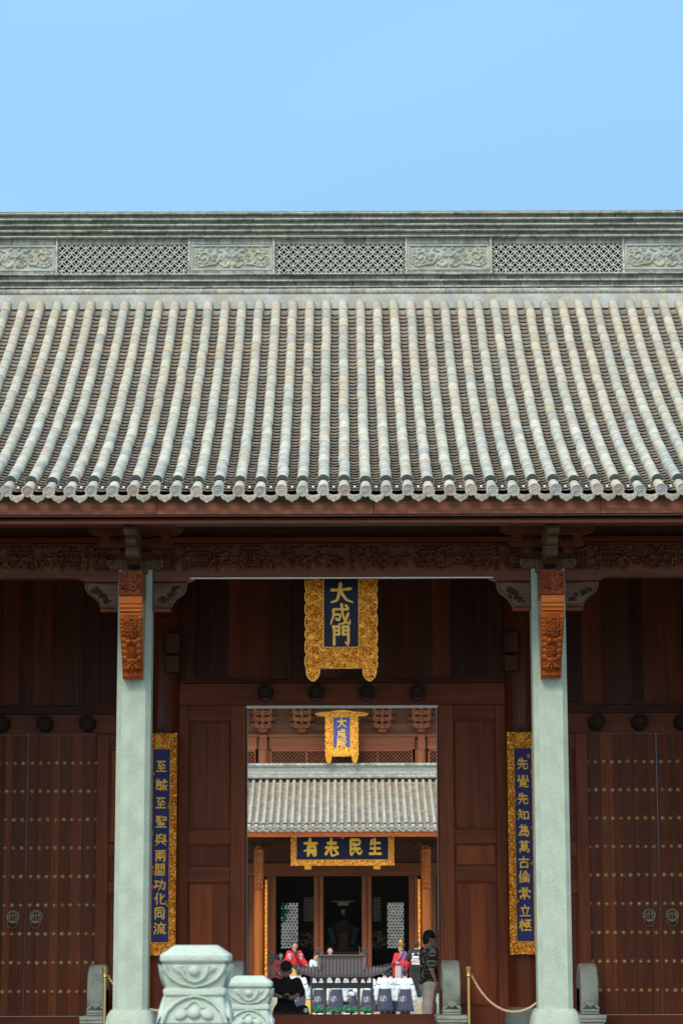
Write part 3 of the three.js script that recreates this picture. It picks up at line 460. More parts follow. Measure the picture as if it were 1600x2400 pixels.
// ---- stone pillars
for (const [x, s] of [[-B, -1], [B, 1], [-7.26, -1], [7.26, 1]]) {
  const p = group('pillar', gate); p.position.x = x;
  const w = .235, c = .07, ring = (y, k = 1) => [[w - c, w], [-(w - c), w], [-w, w - c], [-w, -(w - c)], [-(w - c), -w], [w - c, -w], [w, -(w - c)], [w, w - c]].map(([a, b]) => [a * k, y, b * k]).reverse();
  const shaft = loft([ring(.6), ring(2.1), ring(3.6), ring(5.1), ring(6.62)]);
  mk('shaft', metreUV(toCreasedNormals(shaft, .3)), M.stone, p);
  const base = []; for (const [y, k] of [[0, .30], [.12, .33], [.3, .345], [.43, .335], [.52, .315], [.57, .29], [.605, .262]]) { const r = []; for (let i = 0; i < 32; i++) { const t = i / 32 * 2 * PI, cx = Math.cos(t), cz = Math.sin(t), q = Math.pow(Math.pow(Math.abs(cx), 5) + Math.pow(Math.abs(cz), 5), -1 / 5); r.push([cx * q * k, y, cz * q * k]); } base.push(r.reverse()); }
  mk('pillar_base', metreUV(toCreasedNormals(loft(base), .9)), M.stone, p);
  // capital plate with key pattern, bracket arms, projecting beam noses
  const cap = group('bracket_set', gate); cap.position.set(x, 0, 0);
  const R = new Relief(.36, .16, .006); for (const q of [-1, 1]) R.stroke([[q * .16, .06], [q * .16, -.06], [q * .06, -.06]], .007, .008).stroke([[q * .13, .05], [q * .085, .05], [q * .085, -.02], [q * .125, -.02], [q * .125, .02]], .006, .008); R.stroke([[-.16, -.06], [.16, -.06]], .007, .008);
  mk('capital_plate', [R.mesh((a, b, h) => [a, 6.635 + b, .36 + h]), bb(-.185, .185, 6.55, 6.72, -.2, .357)], M.grey, cap);
  mk('capital_neck', bb(-.15, .15, 6.46, 6.548, -.2, .33), M.dark, cap);
  // cloud arm to the sides
  const cloud = (hw, y, h) => { const s = new THREE.Shape(); s.moveTo(-hw, y + h); s.lineTo(hw, y + h); s.quadraticCurveTo(hw * 1.05, y + h * .3, hw * .82, y); s.lineTo(-hw * .82, y); s.quadraticCurveTo(-hw * 1.05, y + h * .3, -hw, y + h); return s; };
  mk('cloud_arm', extrude(cloud(.39, 6.615, .135), .14, { bevel: .008, z: .08, g: 'x' }), M.grey, cap);
  { const q = []; for (const d of [-1, 1]) { const sp = []; for (let i = 0; i <= 14; i++) { const t = i / 14, a = t * 8; sp.push([d * (.31 - .035 * (1 - t) * Math.cos(a)), 6.7 + .03 * (1 - t) * Math.sin(a), .222]); } q.push(tube(sp, .007, 20, 5), tube([[d * .36, 6.72, .22], [d * .34, 6.65, .222], [d * .27, 6.632, .22], [d * .2, 6.632, .22]], .006, 14, 5)); } mk('cloud_line', q, M.dark, cap); }
  [[.33, 6.78], [.47, 6.955], [.6, 7.12]].forEach(([hw, y], i) => {
    mk('bracket_arm', extrude(cloud(hw + .06, y - .03, .13), .13, { bevel: .006, z: -.02 + i * .05, g: 'x' }), M.carved, cap);
    for (const d of [-1, 1]) { const bl = extrude([[-.052, 0], [.052, 0], [.066, .035], [.066, .085], [-.066, .085], [-.066, .035]], .15, { bevel: .004, x: d * (hw - .05), y: y + .055, z: -.01 + i * .05, g: 'x' }); mk('bearing_block', bl, M.frame[0], cap); }
  });
  const nose = (z1, y0, y1, w2) => { const sh = new THREE.Shape(); sh.moveTo(-.3, y0); sh.lineTo(z1 - .16, y0); sh.quadraticCurveTo(z1, y0 + .01, z1, y0 + (y1 - y0) * .5); sh.lineTo(z1 - .02, y1); sh.lineTo(-.3, y1); const g = extrude(sh, w2, { bevel: .008, g: 'x' }); g.rotateY(-PI / 2); g.translate(w2 / 2, 0, 0); return g; };
  mk('beam_nose', nose(.62, 6.59, 6.7, .16), M.dark, cap); mk('beam_nose', nose(.8, 6.705, 6.84, .18), M.grey, cap); mk('beam_nose', nose(1.02, 6.85, 6.95, .15), M.grey, cap); mk('beam_nose', nose(1.3, 6.96, 7.04, .17), M.grey, cap); mk('beam_nose', nose(1.6, 7.06, 7.14, .15), M.grey, cap);
  mk('tie_beam', bb(-.09, .09, 6.7, 7.3, -5.6, -.2, { g: 'z' }), M.dark, cap);
  // carved corbel on the front of the pillar
  if (Math.abs(x) < 4) {
    const cb = group('carved_corbel', gate); cb.position.x = x;
    const zf = (y) => { const t = (6.47 - y) / 1.4; return .92 - .1 * t - .42 * smooth(t, .35, 1.02); }, wf = (y) => .166 - .027 * (6.47 - y) / 1.4;
    const solid = (ya, yb, back = .2) => { const rings = []; for (let i = 0; i <= 10; i++) { const y = lerp(ya, yb, i / 10), w = wf(y) - .004, z = zf(y) - .03; rings.push([[-w, y, back], [w, y, back], [w, y, z], [-w, y, z]].reverse()); } return metreUV(toCreasedNormals(loft(rings), .3)); };
    const face = (R, ya, yb) => R.mesh((a, b, h) => { const y = (ya + yb) / 2 + b, q = wf(y), k = a / (R.w / 2); return [k * q, y, zf(y) - .02 + h * 1.45 - .004 * (Math.abs(k) > .98 ? 2 : 0)]; });
    const R1 = new Relief(.33, .33, .0065); R1.rose(0, .035, .135, .05, 5); for (const q of [-1, 1]) { for (let i = 0; i < 5; i++) R1.knob(q * .135, .12 - i * .055, .03, .022, .03, q * .6 + i); R1.knob(q * .1, -.115, .07, .03, .04, q * .5).knob(q * .13, -.145, .045, .022, .035, q * .2).knob(q * .05, -.145, .05, .022, .034, -q * .2); } R1.knob(0, -.125, .05, .028, .04);
    mk('rose_block', [face(R1, 6.155, 6.475), solid(6.155, 6.475)], M.rose, cb);
    const slat = []; for (const [ya, yb, o] of [[6.04, 6.15, -.012], [5.985, 6.035, -.016], [5.93, 5.975, .004], [5.89, 5.925, -.02]]) { const y = (ya + yb) / 2; slat.push(bb(-wf(y), wf(y), ya, yb, .2, zf(y) + o, { c: .012, g: 'x' })); }
    slat.push(bb(-.1, .1, 6.075, 6.115, .5, zf(6.1) - .006, { c: .003, g: 'x' })); mk('corbel_moulding', slat, M.corbelPale, cb);
    const R2 = new Relief(.31, .82, .0065), ya = 5.07, yb = 5.885, mid = (ya + yb) / 2, Y = (y) => y - mid;
    R2.rose(0, Y(5.72), .125, .055, 5); R2.rose(0, Y(5.41), .085, .05, 5);
    for (const q of [-1, 1]) {
      for (let i = 0; i < 4; i++) R2.knob(q * .1, Y(5.56) - i * .075, .05, .04, .04, q * .5); R2.knob(q * .045, Y(5.54), .05, .04, .045, -q * .4); R2.knob(q * .045, Y(5.3), .035, .04, .045, q * .3);
      R2.spiral(q * .075, Y(5.245), .045, 1.1, q > 0 ? 3 : 0, q, .013, .04); for (let i = 0; i < 4; i++) R2.stroke([[q * .02, Y(5.26)], [q * (.05 + i * .025), Y(5.2)], [q * (.07 + i * .022), Y(5.15 + i * .02)]], .014, .042, .006);
      for (let i = 0; i < 5; i++) R2.knob(q * (.018 + i * .03), Y(5.105), .013, .04, .036); R2.stroke([[q * .145, Y(5.87)], [q * .145, Y(5.09)]], .007, .014); for (let i = 0; i < 5; i++) R2.knob(q * .12, Y(5.84) - i * .05, .026, .02, .028, q);
    }
    R2.knob(0, Y(5.3), .03, .05, .05).knob(0, Y(5.2), .025, .05, .045);
    mk('flower_carving', [face(R2, ya, yb), solid(ya, yb)], M.corbel, cb);
  }
}
// ---- carved architraves between the pillars, with shaped brackets under their ends
function architrave(x0, x1, parent, o) {
  const a = group('carved_beam', parent), w = x1 - x0, cx = (x0 + x1) / 2, lo = 6.52;
  const s = new THREE.Shape(), d = .5; s.moveTo(x0, 7.0); s.lineTo(x1, 7.0); s.lineTo(x1, lo - .06); s.lineTo(x1 - d + .07, lo - .06); s.quadraticCurveTo(x1 - d, lo - .05, x1 - d - .08, lo); s.lineTo(x0 + d + .08, lo); s.quadraticCurveTo(x0 + d, lo - .05, x0 + d - .07, lo - .06); s.lineTo(x0, lo - .06);
  mk('beam', extrude(s, .22, { bevel: .008, z: -.12, g: 'x' }), M.carved, a);
  const R = new Relief(w - .1, .37, .0105), hw = R.w / 2;
  for (const q of [-1, 1]) {
    let x = hw - .14;                                               // fretwork near the ends, running into scrolls and leaves
    for (const [fw, fh] of [[.24, .28], [.05, .3], [.3, .22], [.22, .17], [.05, .26], [.26, .24]]) {
      const c = q * x; R.stroke([[c - fw / 2, -fh / 2 - .02], [c + fw / 2, -fh / 2 - .02], [c + fw / 2, fh / 2 - .03], [c - fw / 2, fh / 2 - .03], [c - fw / 2, -fh / 2 + .03], [c + fw / 2 - .05, -fh / 2 + .03], [c + fw / 2 - .05, fh / 2 - .09], [c - fw / 2 + .06, fh / 2 - .09]], .0125, .03);
      R.knob(c, .0, .04, .03, .035, rr(0, 3)); R.knob(c + rr(-.08, .08), .15, .035, .024, .04); x -= fw / 2 + .16;
    }
    R.stroke([[q * (hw - .06), .165], [q * (hw - .4), .165]], .009, .03).stroke([[q * (hw - .65), .165], [q * (hw - .95), .165]], .009, .03);
  }
  for (let x = -hw + .25; x < hw - .25; x += rr(.09, .15)) { const e = Math.abs(x) / hw, dir = rnd() < .5 ? 1 : -1; if (e < .62 || rnd() < .35) { R.spiral(x, rr(-.1, .08), rr(.05, .1), rr(.5, 1.0), rr(0, 6), dir, .015, .036); R.stroke([[x, -.12], [x + dir * .08, .02], [x + dir * .2, -.02]], .018, .034, .006); } R.knob(x + rr(-.03, .03), rr(.12, .165), rr(.025, .04), .024, .044); R.knob(x + rr(-.05, .05), rr(-.16, -.1), .022, .02, .034); R.knob(x, rr(-.08, .1), .03, .016, .03, rr(0, 3)); }
  mk('beam_carving', R.mesh((x, y, h) => [cx + x, 6.785 + y, .102 + h * 1.7]), M.carved, a);
  mk('upper_beam', bb(x0, x1, 7.005, 7.075, -.1, .18, { g: 'x' }), M.fasciaRed, a);
  mk('bracket_board', bb(x0, x1, 7.08, 7.8, -.12, -.02, { g: 'x' }), M.dark, a);
  mk('rail', bb(x0 + .5, x1 - .5, 7.19, 7.225, .55, .63, { g: 'x' }), M.frame[0], a);
  if (o.strip) mk('pale_edge', bb(-2.12, 2.12, 6.5, 6.517, .075, .1, { c: .003, g: 'x' }), M.strip, a);
  for (const q of o.sides) {
    const X = q < 0 ? x0 : x1, br = group('corner_bracket', parent), S = (u, y) => [X - q * u, y];
    const sh = new THREE.Shape(), pts = [[0, 6.45], [.475, 6.45], [.47, 6.38], [.43, 6.3], [.33, 6.23], [.275, 6.16], [.255, 6.1], [0, 6.1]].map(([u, y]) => S(u, y)); sh.moveTo(...pts[0]); pts.slice(1).forEach((p) => sh.lineTo(...p));
    mk('bracket_board', extrude(sh, .13, { bevel: .01, z: -.06, g: 'x' }), M.grey, br);
    const k = [[.03, 6.425], [.44, 6.425], [.4, 6.3], [.3, 6.22], [.235, 6.125], [.03, 6.125]].map(([u, y]) => [...S(u, y), .071]); mk('bracket_bead', tube(k, .008, 40, 5), M.carved, br);
    const lf = []; for (let i = 0; i < 26; i++) { const t = rnd(), u = lerp(.34, .12, t) + rr(-.05, .05), y = lerp(6.37, 6.17, t) + rr(-.035, .035), [px, py] = S(u, y); lf.push(at(new THREE.TorusGeometry(rr(.014, .026), .008, 5, 8, rr(3.5, 6)), px, py, .072, rr(-.3, .3), 0, rr(0, 6))); } mk('bracket_leaves', lf, M.pin, br);
    mk('bracket_foot', bb(Math.min(S(0, 0)[0], S(.25, 0)[0]), Math.max(S(0, 0)[0], S(.25, 0)[0]), 6.045, 6.09, -.05, .06), M.frame[0], br);
  }
}
architrave(-B + .24, B - .24, gate, { strip: true, sides: [-1, 1] });
architrave(-7.26 + .24, -B - .24, gate, { sides: [-1, 1] });
architrave(B + .24, 7.26 - .24, gate, { sides: [-1, 1] });

// ---- wooden wall with its doors
const planks = (name, x0, x1, y0, y1, z0, z1, mats, parent, n) => { const c = [0]; for (let i = 1; i < n; i++) c.push((i + rr(-.25, .25)) / n); c.push(1); for (let i = 0; i < n; i++) mk(name, bb(lerp(x0, x1, c[i]), lerp(x0, x1, c[i + 1]) - .0012, y0, y1, z0, z1 + rr(-.0015, .0015), { c: .002 }), pick(mats), parent); };
function recess(parent, x0, x1, y0, y1, mats, n, z = WZ, depth = .06) {       // a sunk panel inside a moulded frame
  planks('panel', x0, x1, y0, y1, z - depth - .04, z - depth, mats, parent, n);
  const m = .028, b = []; for (const [a0, a1, b0, b1] of [[x0, x1, y0, y0 + m], [x0, x1, y1 - m, y1], [x0, x0 + m, y0 + m, y1 - m], [x1 - m, x1, y0 + m, y1 - m]]) b.push(bb(a0, a1, b0, b1, z - depth - .01, z - .022, { c: .012, g: a1 - a0 > b1 - b0 ? 'x' : 'y' })); mk('panel_moulding', b, M.frame[2], parent);
}
const bar = (parent, x0, x1, y0, y1, mat, o = {}) => mk(o.name ?? (x1 - x0 > y1 - y0 ? 'rail' : 'stile'), bb(x0, x1, y0, y1, o.z0 ?? WZ - .14, o.z1 ?? WZ, { c: .008, g: x1 - x0 > y1 - y0 ? 'x' : 'y' }), mat, parent);
function octPin(x, y, parent) {
  const p = group('door_pin', parent); p.position.set(x, y, WZ + .02);
  mk('pin_block', at(new THREE.CylinderGeometry(.13, .14, .3, 8).rotateX(PI / 2).rotateZ(PI / 8), 0, 0, .15), M.pin, p);
  mk('pin_rim', at(new THREE.TorusGeometry(.108, .012, 5, 8).rotateZ(PI / 8), 0, 0, .3), M.pin, p);
  const pet = []; for (let i = 0; i < 8; i++) pet.push(ball(.035, Math.cos(i * PI / 4) * .055, Math.sin(i * PI / 4) * .055, .3, [1, 1, .35], 8)); mk('pin_petals', pet, M.pin, p); mk('pin_boss', ball(.018, 0, 0, .31), M.grey, p);
}
{
  // middle bay: fixed panels either side of the opening
  for (const q of [-1, 1]) {
    const s = group('side_panel', gate), F = (a, b) => (q < 0 ? [-b, -a] : [a, b]);
    bar(s, ...F(2.475, 2.655), 0, 5.3, M.frame[0]); bar(s, ...F(1.555, 1.795), 0, 5.3, M.frame[1], { z1: WZ + .012 });
    for (const [y0, y1] of [[5.055, 5.3], [3.072, 3.3], [2.47, 2.712], [.1, .52]]) bar(s, ...F(1.795, 2.475), y0, y1, M.frame[q < 0 ? 0 : 2], { z1: WZ - .003 });
    recess(s, ...F(1.795, 2.475), 3.3, 5.055, M.door, 2); recess(s, ...F(1.795, 2.475), 2.712, 3.072, M.panel, 1); recess(s, ...F(1.795, 2.475), .52, 2.47, [M.panel[1], M.panel[1], M.panel[2]], 3);
    const j = bb(...F(1.535, 1.553), .39, 5.26, WZ - .36, WZ - .02); mk('jamb', j, M.frame[1], s);
  }
  bar(gate, -2.66, 2.66, 5.302, 5.655, M.frame[0], { name: 'lintel', z1: WZ + .02 });
  for (const x of [-1.243, -.417, .405, 1.225]) octPin(x, 5.495, gate);
  mk('opening_edge', bb(-1.553, 1.553, 5.255, 5.299, WZ - .06, WZ - .02, { c: .004, g: 'x' }), M.strip, gate);
  const th = group('threshold', gate); mk('threshold_board', bb(-1.553, 1.553, 0, .388, WZ - .14, WZ - .02, { c: .01, g: 'x' }), M.threshold, th);
  const up = group('upper_wall', gate);
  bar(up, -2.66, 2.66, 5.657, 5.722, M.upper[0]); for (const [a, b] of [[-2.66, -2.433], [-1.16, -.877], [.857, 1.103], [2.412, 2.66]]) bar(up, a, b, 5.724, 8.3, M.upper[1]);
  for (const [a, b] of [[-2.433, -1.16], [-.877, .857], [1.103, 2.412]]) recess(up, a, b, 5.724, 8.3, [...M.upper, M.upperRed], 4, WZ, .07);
  mk('backing', [bb(-2.66, 2.66, 5.31, 8.3, WZ - .3, WZ - .2, { c: 0 }), bb(-2.66, -1.56, 0, 5.3, WZ - .3, WZ - .2, { c: 0 }), bb(1.56, 2.66, 0, 5.3, WZ - .3, WZ - .2, { c: 0 })], M.dark, gate);
}
for (const q of [-1, 1]) {
  const F = (a, b) => (q < 0 ? [-b, -a] : [a, b]), c = 5.08;
  // back column with its stone foot
  const bc = group('back_column', gate); bc.position.set(q * 2.887, 0, WZ);
  mk('column_shaft', (() => { const g = new THREE.CylinderGeometry(.25, .26, 7.8, 32, 1); g.translate(0, 4.4, 0); return metreUV(g.toNonIndexed()); })(), M.colWood, bc);
  mk('column_foot', lathe([[0, .5], [.27, .5], [.32, .42], [.34, .28], [.32, .1], [.3, 0], [0, 0]], 28), M.baseDark, bc);
  const kk = group('column_bracket', gate); mk('bracket_block', [bb(q * 2.72 - .11, q * 2.72 + .11, 6.1, 6.42, -5.45, -5.2), bb(q * 2.72 - .11, q * 2.72 + .11, 5.8, 6.06, -5.45, -5.25)], M.dark, kk);
  // side bay: studded pair of doors
  const sb = group('side_bay', gate);
  bar(sb, ...F(3.1, 7.1), 4.842, 5.16, M.frame[2], { name: 'lintel', z1: WZ + .02 });
  for (const k of [-1.035, -.345, .345, 1.035]) octPin(q * 5.14 + k, 5.0, gate);
  for (const [a, b] of [[c - 1.32, c - 1.12], [c + 1.12, c + 1.32]]) bar(sb, ...F(a, b), 0, 4.84, M.frame[0]);
  for (const [a, b] of [[3.13, c - 1.32], [c + 1.32, 7.05]]) {
    bar(sb, ...F(a, a + .1), 0, 4.84, M.frame[1]); bar(sb, ...F(b - .003, b + .03), 0, 4.84, M.frame[1], { z0: WZ - .1, z1: WZ - .01 });
    for (const [y0, y1] of [[4.6, 4.84], [2.87, 3.08], [2.28, 2.5], [0, .5]]) bar(sb, ...F(a + .1, b - .003), y0, y1, M.frame[2], { z1: WZ - .003 });
    recess(sb, ...F(a + .1, b - .003), 3.08, 4.6, M.panel, 2); recess(sb, ...F(a + .1, b - .003), 2.5, 2.87, M.panel, 1); recess(sb, ...F(a + .1, b - .003), .5, 2.28, M.panel, 2);
  }
  bar(sb, ...F(c - 1.12, c + 1.12), 0, .365, M.threshold, { name: 'threshold_board', z0: WZ - .16, z1: WZ - .03 });
  for (const [y0, y1] of [[5.162, 5.3]]) bar(sb, ...F(3.1, 7.1), y0, y1, M.upper[0]);
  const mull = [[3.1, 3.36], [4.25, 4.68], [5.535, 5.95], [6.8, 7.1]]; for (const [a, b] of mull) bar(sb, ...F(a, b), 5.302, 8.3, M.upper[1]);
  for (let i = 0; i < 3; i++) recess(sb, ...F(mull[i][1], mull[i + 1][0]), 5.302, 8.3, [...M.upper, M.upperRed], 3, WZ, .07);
  for (const e of [-1, 1]) {
    const leaf = group('door_leaf', gate), x0 = q * c + (e < 0 ? -1.115 : .004), x1 = q * c + (e < 0 ? -.004 : 1.115);
    planks('plank', x0, x1, .37, 4.835, WZ - .13, WZ - .06, M.door, leaf, 6);
    const g = (() => { const s = lathe([[.039, 0], [.039, .006], [.033, .014], [.024, .03], [.012, .038], [0, .04]], 12); s.rotateX(PI / 2); return clean(s); })(), far = [];
    for (let r = 0; r < 9; r++) for (let i = 0; i < 9; i++) { const x = q * c + e * (.075 + i * .1302) + rr(-.003, .003), y = .747 + r * .4545 + rr(-.003, .003); if (Math.abs(x) < 5.66) { const m = new THREE.Mesh(g, pick(M.stud)); m.name = 'stud'; m.position.set(x, y, WZ - .061); m.rotation.set(rr(-.12, .12), rr(-.12, .12), 0); m.castShadow = m.receiveShadow = true; leaf.add(m); } else far.push(at(g.clone(), x, y, WZ - .061)); }
    if (far.length) mk('hidden_studs', far, M.stud[0], leaf).userData.kind = 'stuff';
    const hx = q * c + e * .185, hy = 1.93, z = WZ - .055, face = [];
    const disc = lathe([[0, .012], [.085, .012], [.095, .02], [.11, .018], [.112, 0], [0, 0]], 28); disc.rotateX(PI / 2); face.push(at(disc, hx, hy, z));
    for (let i = 0; i < 14; i++) face.push(ball(.012, hx + Math.cos(i * .449) * .075, hy + Math.sin(i * .449) * .075, z + .014)); face.push(ball(.034, hx, hy + .02, z + .014, [1, 1.1, .8]), ball(.015, hx - .035, hy + .05, z + .018), ball(.015, hx + .035, hy + .05, z + .018), ball(.018, hx, hy + .055, z + .026), ball(.05, hx, hy - .035, z + .01, [1, .5, .8]), rod([hx - .055, hy - .005, z + .03], [hx + .055, hy - .005, z + .03], .009), ball(.013, hx - .058, hy + .0, z + .03), ball(.013, hx + .058, hy, z + .03));
    mk('lion_mask', face, M.bronze, leaf); mk('door_ring', at(new THREE.TorusGeometry(.078, .0085, 8, 30), hx - .008, hy - .105, z + .035, -.08), M.bronze, leaf);
  }
  mk('backing', bb(...F(3.1, 7.2), 4.85, 8.3, WZ - .3, WZ - .2, { c: 0 }), M.dark, gate);
  mk('gable_wall', bb(...F(7.5, 7.9), 0, 9.4, -12.2, .4, { c: 0, g: 'z' }), M.greyWall, gate);
  // rear columns
  for (const X of [2.87, 7.26]) mk('rear_pillar', bb(q * X - .22, q * X + .22, 0, 7.2, -11.7, -11.26), M.stone, gate);
}

// ================================================================ boards with writing
function gildedStrip(w, h, cell = .007, size = .03) { const R = new Relief(w, h, cell); scrolls(R, Math.round(w * h / (size * size) * 1.35), size, size * .25, size * .85); return R; }
function gildedFrame(parent, cx, cy, W, H, iw, ih, iy, z, { cell = .007, size = .03, scal = .02, bead = .009 } = {}) {
  // four carved bars round an inner field (iw x ih, centred iy above cy) with a bright bead inside and out
  const l = cx - W / 2, r = cx + W / 2, b = cy - H / 2, t = cy + H / 2, il = cx - iw / 2, ir = cx + iw / 2, ib = cy + iy - ih / 2, it = cy + iy + ih / 2, face = [], back = [];
  for (const [x0, x1, y0, y1] of [[l, il, b, t], [ir, r, b, t], [il, ir, b, ib], [il, ir, it, t]]) { const R = gildedStrip(x1 - x0, y1 - y0, cell, size); face.push(R.mesh((x, y, h) => [(x0 + x1) / 2 + x, (y0 + y1) / 2 + y, z + h])); back.push(bb(x0, x1, y0, y1, z - .05, z - .002, { c: 0 })); }
  mk('gilded_carving', face, M.goldDeep, parent); mk('frame_back', back, M.goldDeep, parent);
  const e = [], line = (x0, y0, x1, y1, q = bead) => e.push(rod([x0, y0, z + .014], [x1, y1, z + .014], q, 6));
  line(il, ib, il, it); line(ir, ib, ir, it); line(il, ib, ir, ib); line(il, it, ir, it);
  if (scal) for (const s of [-1, 1]) { let y = b; const X = s < 0 ? l : r; while (y < t - .05) { const d = Math.min(rr(.08, .3), t - y), p = []; for (let i = 0; i <= 8; i++) p.push([X + s * scal * Math.sin(i / 8 * PI) ** .5 - s * scal * .6, y + d * i / 8, z + .016]); e.push(tube(p, bead * 1.1, 16, 6)); y += d; } }
  mk('gilded_bead', e, M.goldBright, parent);
}
const letters = (parent, list, depth, mat = M.letter) => list.forEach(([n, x, y, size, z, sy = 1, wt]) => { const g = glyph(n, size, depth, wt); mk('character', at(g, x, y, z, 0, 0, 0, [1, sy, 1]), mat, parent); });
{
  const p = thing('name_plaque', 'upright dark blue plaque with three gold characters, gilt frame, above the gate opening', 'plaque', [-.009, .1715, -.5]); p.scale.setScalar(.8775);   // hangs just behind the front beam
  gildedFrame(p, 0, 6.72, 1.14, 1.74, .57, 1.12, .03, 0, { size: .045, cell: .0075, bead: .011, scal: .03 });
  mk('field', bb(-.285, .285, 6.19, 7.31, -.03, -.005, { c: 0 }), M.lacquer, p);
  letters(p, [['da', 0, 7.068, .36, -.005, .92, .094], ['cheng', -.005, 6.732, .33, -.005, 1.0, .078], ['men', 0, 6.39, .31, -.005, 1.02, .09]], .014);
  for (const s of [-1, 1]) {
    const leg = group('foot', p), X = s * .455; const sh = new THREE.Shape(); sh.moveTo(X - .11, 5.86); sh.lineTo(X + .11, 5.86); sh.quadraticCurveTo(X + .1, 5.7, X + .03, 5.645); sh.lineTo(X - .03, 5.645); sh.quadraticCurveTo(X - .1, 5.7, X - .11, 5.86);
    mk('foot_board', extrude(sh, .05, { z: -.05, bevel: .004 }), M.goldDeep, leg); const R = gildedStrip(.17, .17, .007, .03); mk('foot_carving', R.mesh((x, y, h) => [X + x * (1 - .3 * (.5 - y / .17)), 5.765 + y, h]), M.goldDeep, leg);
    const e = []; for (const q of [-1, 1]) e.push(tube([[X + q * .108, 5.86, .012], [X + q * .1, 5.75, .012], [X + q * .06, 5.68, .012], [X, 5.648, .012]], .009, 14, 5)); mk('foot_bead', e, M.goldBright, leg);
  }
  mk('lower_bead', tube([[-.57, 5.852, .016], [-.36, 5.86, .016], [-.3, 5.885, .016], [-.2, 5.86, .016], [0, 5.856, .016], [.2, 5.86, .016], [.3, 5.885, .016], [.36, 5.86, .016], [.57, 5.852, .016]], .01, 50, 6), M.goldBright, p);
  mk('hanger', [rod([-.4, 7.5, -.02], [-.4, 8.1, .42], .02), rod([.4, 7.5, -.02], [.4, 8.1, .42], .02)], M.iron, p);
}
function couplet(s, label, chars, ys, clumps) {
  const p = thing('couplet_board', label, 'couplet board', [s * 2.887, 0, -5.33], 0, undefined);
  const gy = (4.825 + 1.315) / 2, iy = (4.57 + 1.515) / 2 - gy;
  gildedFrame(p, 0, gy, .5, 3.51, .278, 3.055, iy, 0, { size: .04, cell: .0075, scal: 0, bead: .005 });
  mk('field', bb(-.14, .14, 1.514, 4.571, -.03, -.004, { c: 0 }), M.lacquerBlue, p);
  letters(p, chars.map((n, i) => [n, (s < 0 ? .0 : -.005) + rr(-.006, .006), ys[i],   .178, -.004, 1.0, .082]), .01);
  for (const [y, q] of clumps) { const c = []; for (let i = 0; i < 9; i++) { const a = rr(0, 6.3), d = rr(0, .05); c.push(at(new THREE.TorusGeometry(rr(.014, .028), .009, 5, 9, rr(3, 6)), q * .17 + Math.cos(a) * d * 1.15, y + Math.sin(a) * d, rr(.015, .05), rr(-.5, .5), rr(-.5, .5), rr(0, 6))); } c.push(ball(.022, q * .17, y, .03)); mk('cloud_ornament', c, M.gold, p); }
  mk('top_ornament', [at(new THREE.TorusGeometry(.04, .012, 6, 12), -.03, 4.86, 0), at(new THREE.TorusGeometry(.04, .012, 6, 12), .03, 4.86, 0), ball(.025, 0, 4.9, .01)], M.iron, p);
  return p;
}
{
  const l = couplet(-1, 'tall blue couplet board with two red seals, behind the left stone pillar', ['zhi', 'cheng2', 'zhi', 'sheng2', 'yu', 'liang', 'jian', 'gong', 'hua', 'tong', 'liu'], [4.292, 3.999, 3.711, 3.418, 3.132, 2.876, 2.652, 2.421, 2.199, 1.974, 1.739], [[4.485, 1], [3.673, 1], [2.125, 1], [4.166, -1], [3.24, -1], [2.685, -1]]);
  for (const y of [2.61, 2.39]) { mk('seal', bb(-.125, -.07, y - .03, y + .03, -.01, .002, { c: 0 }), M.seal, l); mk('seal_mark', tube([[-.115, y - .015, .003], [-.1, y + .02, .003], [-.09, y - .01, .003], [-.08, y + .015, .003]], .003, 12, 4), M.lacquerBlue, l); }
  const r = couplet(1, 'tall blue couplet board with one red oval seal, behind the right stone pillar', ['xian', 'jue', 'xian', 'zhi1', 'wei2', 'wan', 'gu', 'lun', 'chang', 'li', 'ji'], [4.32, 4.041, 3.765, 3.506, 3.257, 3.008, 2.76, 2.528, 2.268, 1.997, 1.772], [[4.502, -1], [3.706, -1], [2.125, -1], [4.191, 1], [3.265, 1], [2.718, 1]]);
  mk('seal', at(new THREE.CylinderGeometry(.5, .5, .006, 20).rotateX(PI / 2), .09, 4.443, 0, 0, 0, 0, [.05, .078, 1]), M.seal, r); mk('seal_mark', tube([[.08, 4.46, .005], [.098, 4.45, .005], [.082, 4.436, .005], [.097, 4.424, .005]], .003, 12, 4), M.goldBright, r);
}

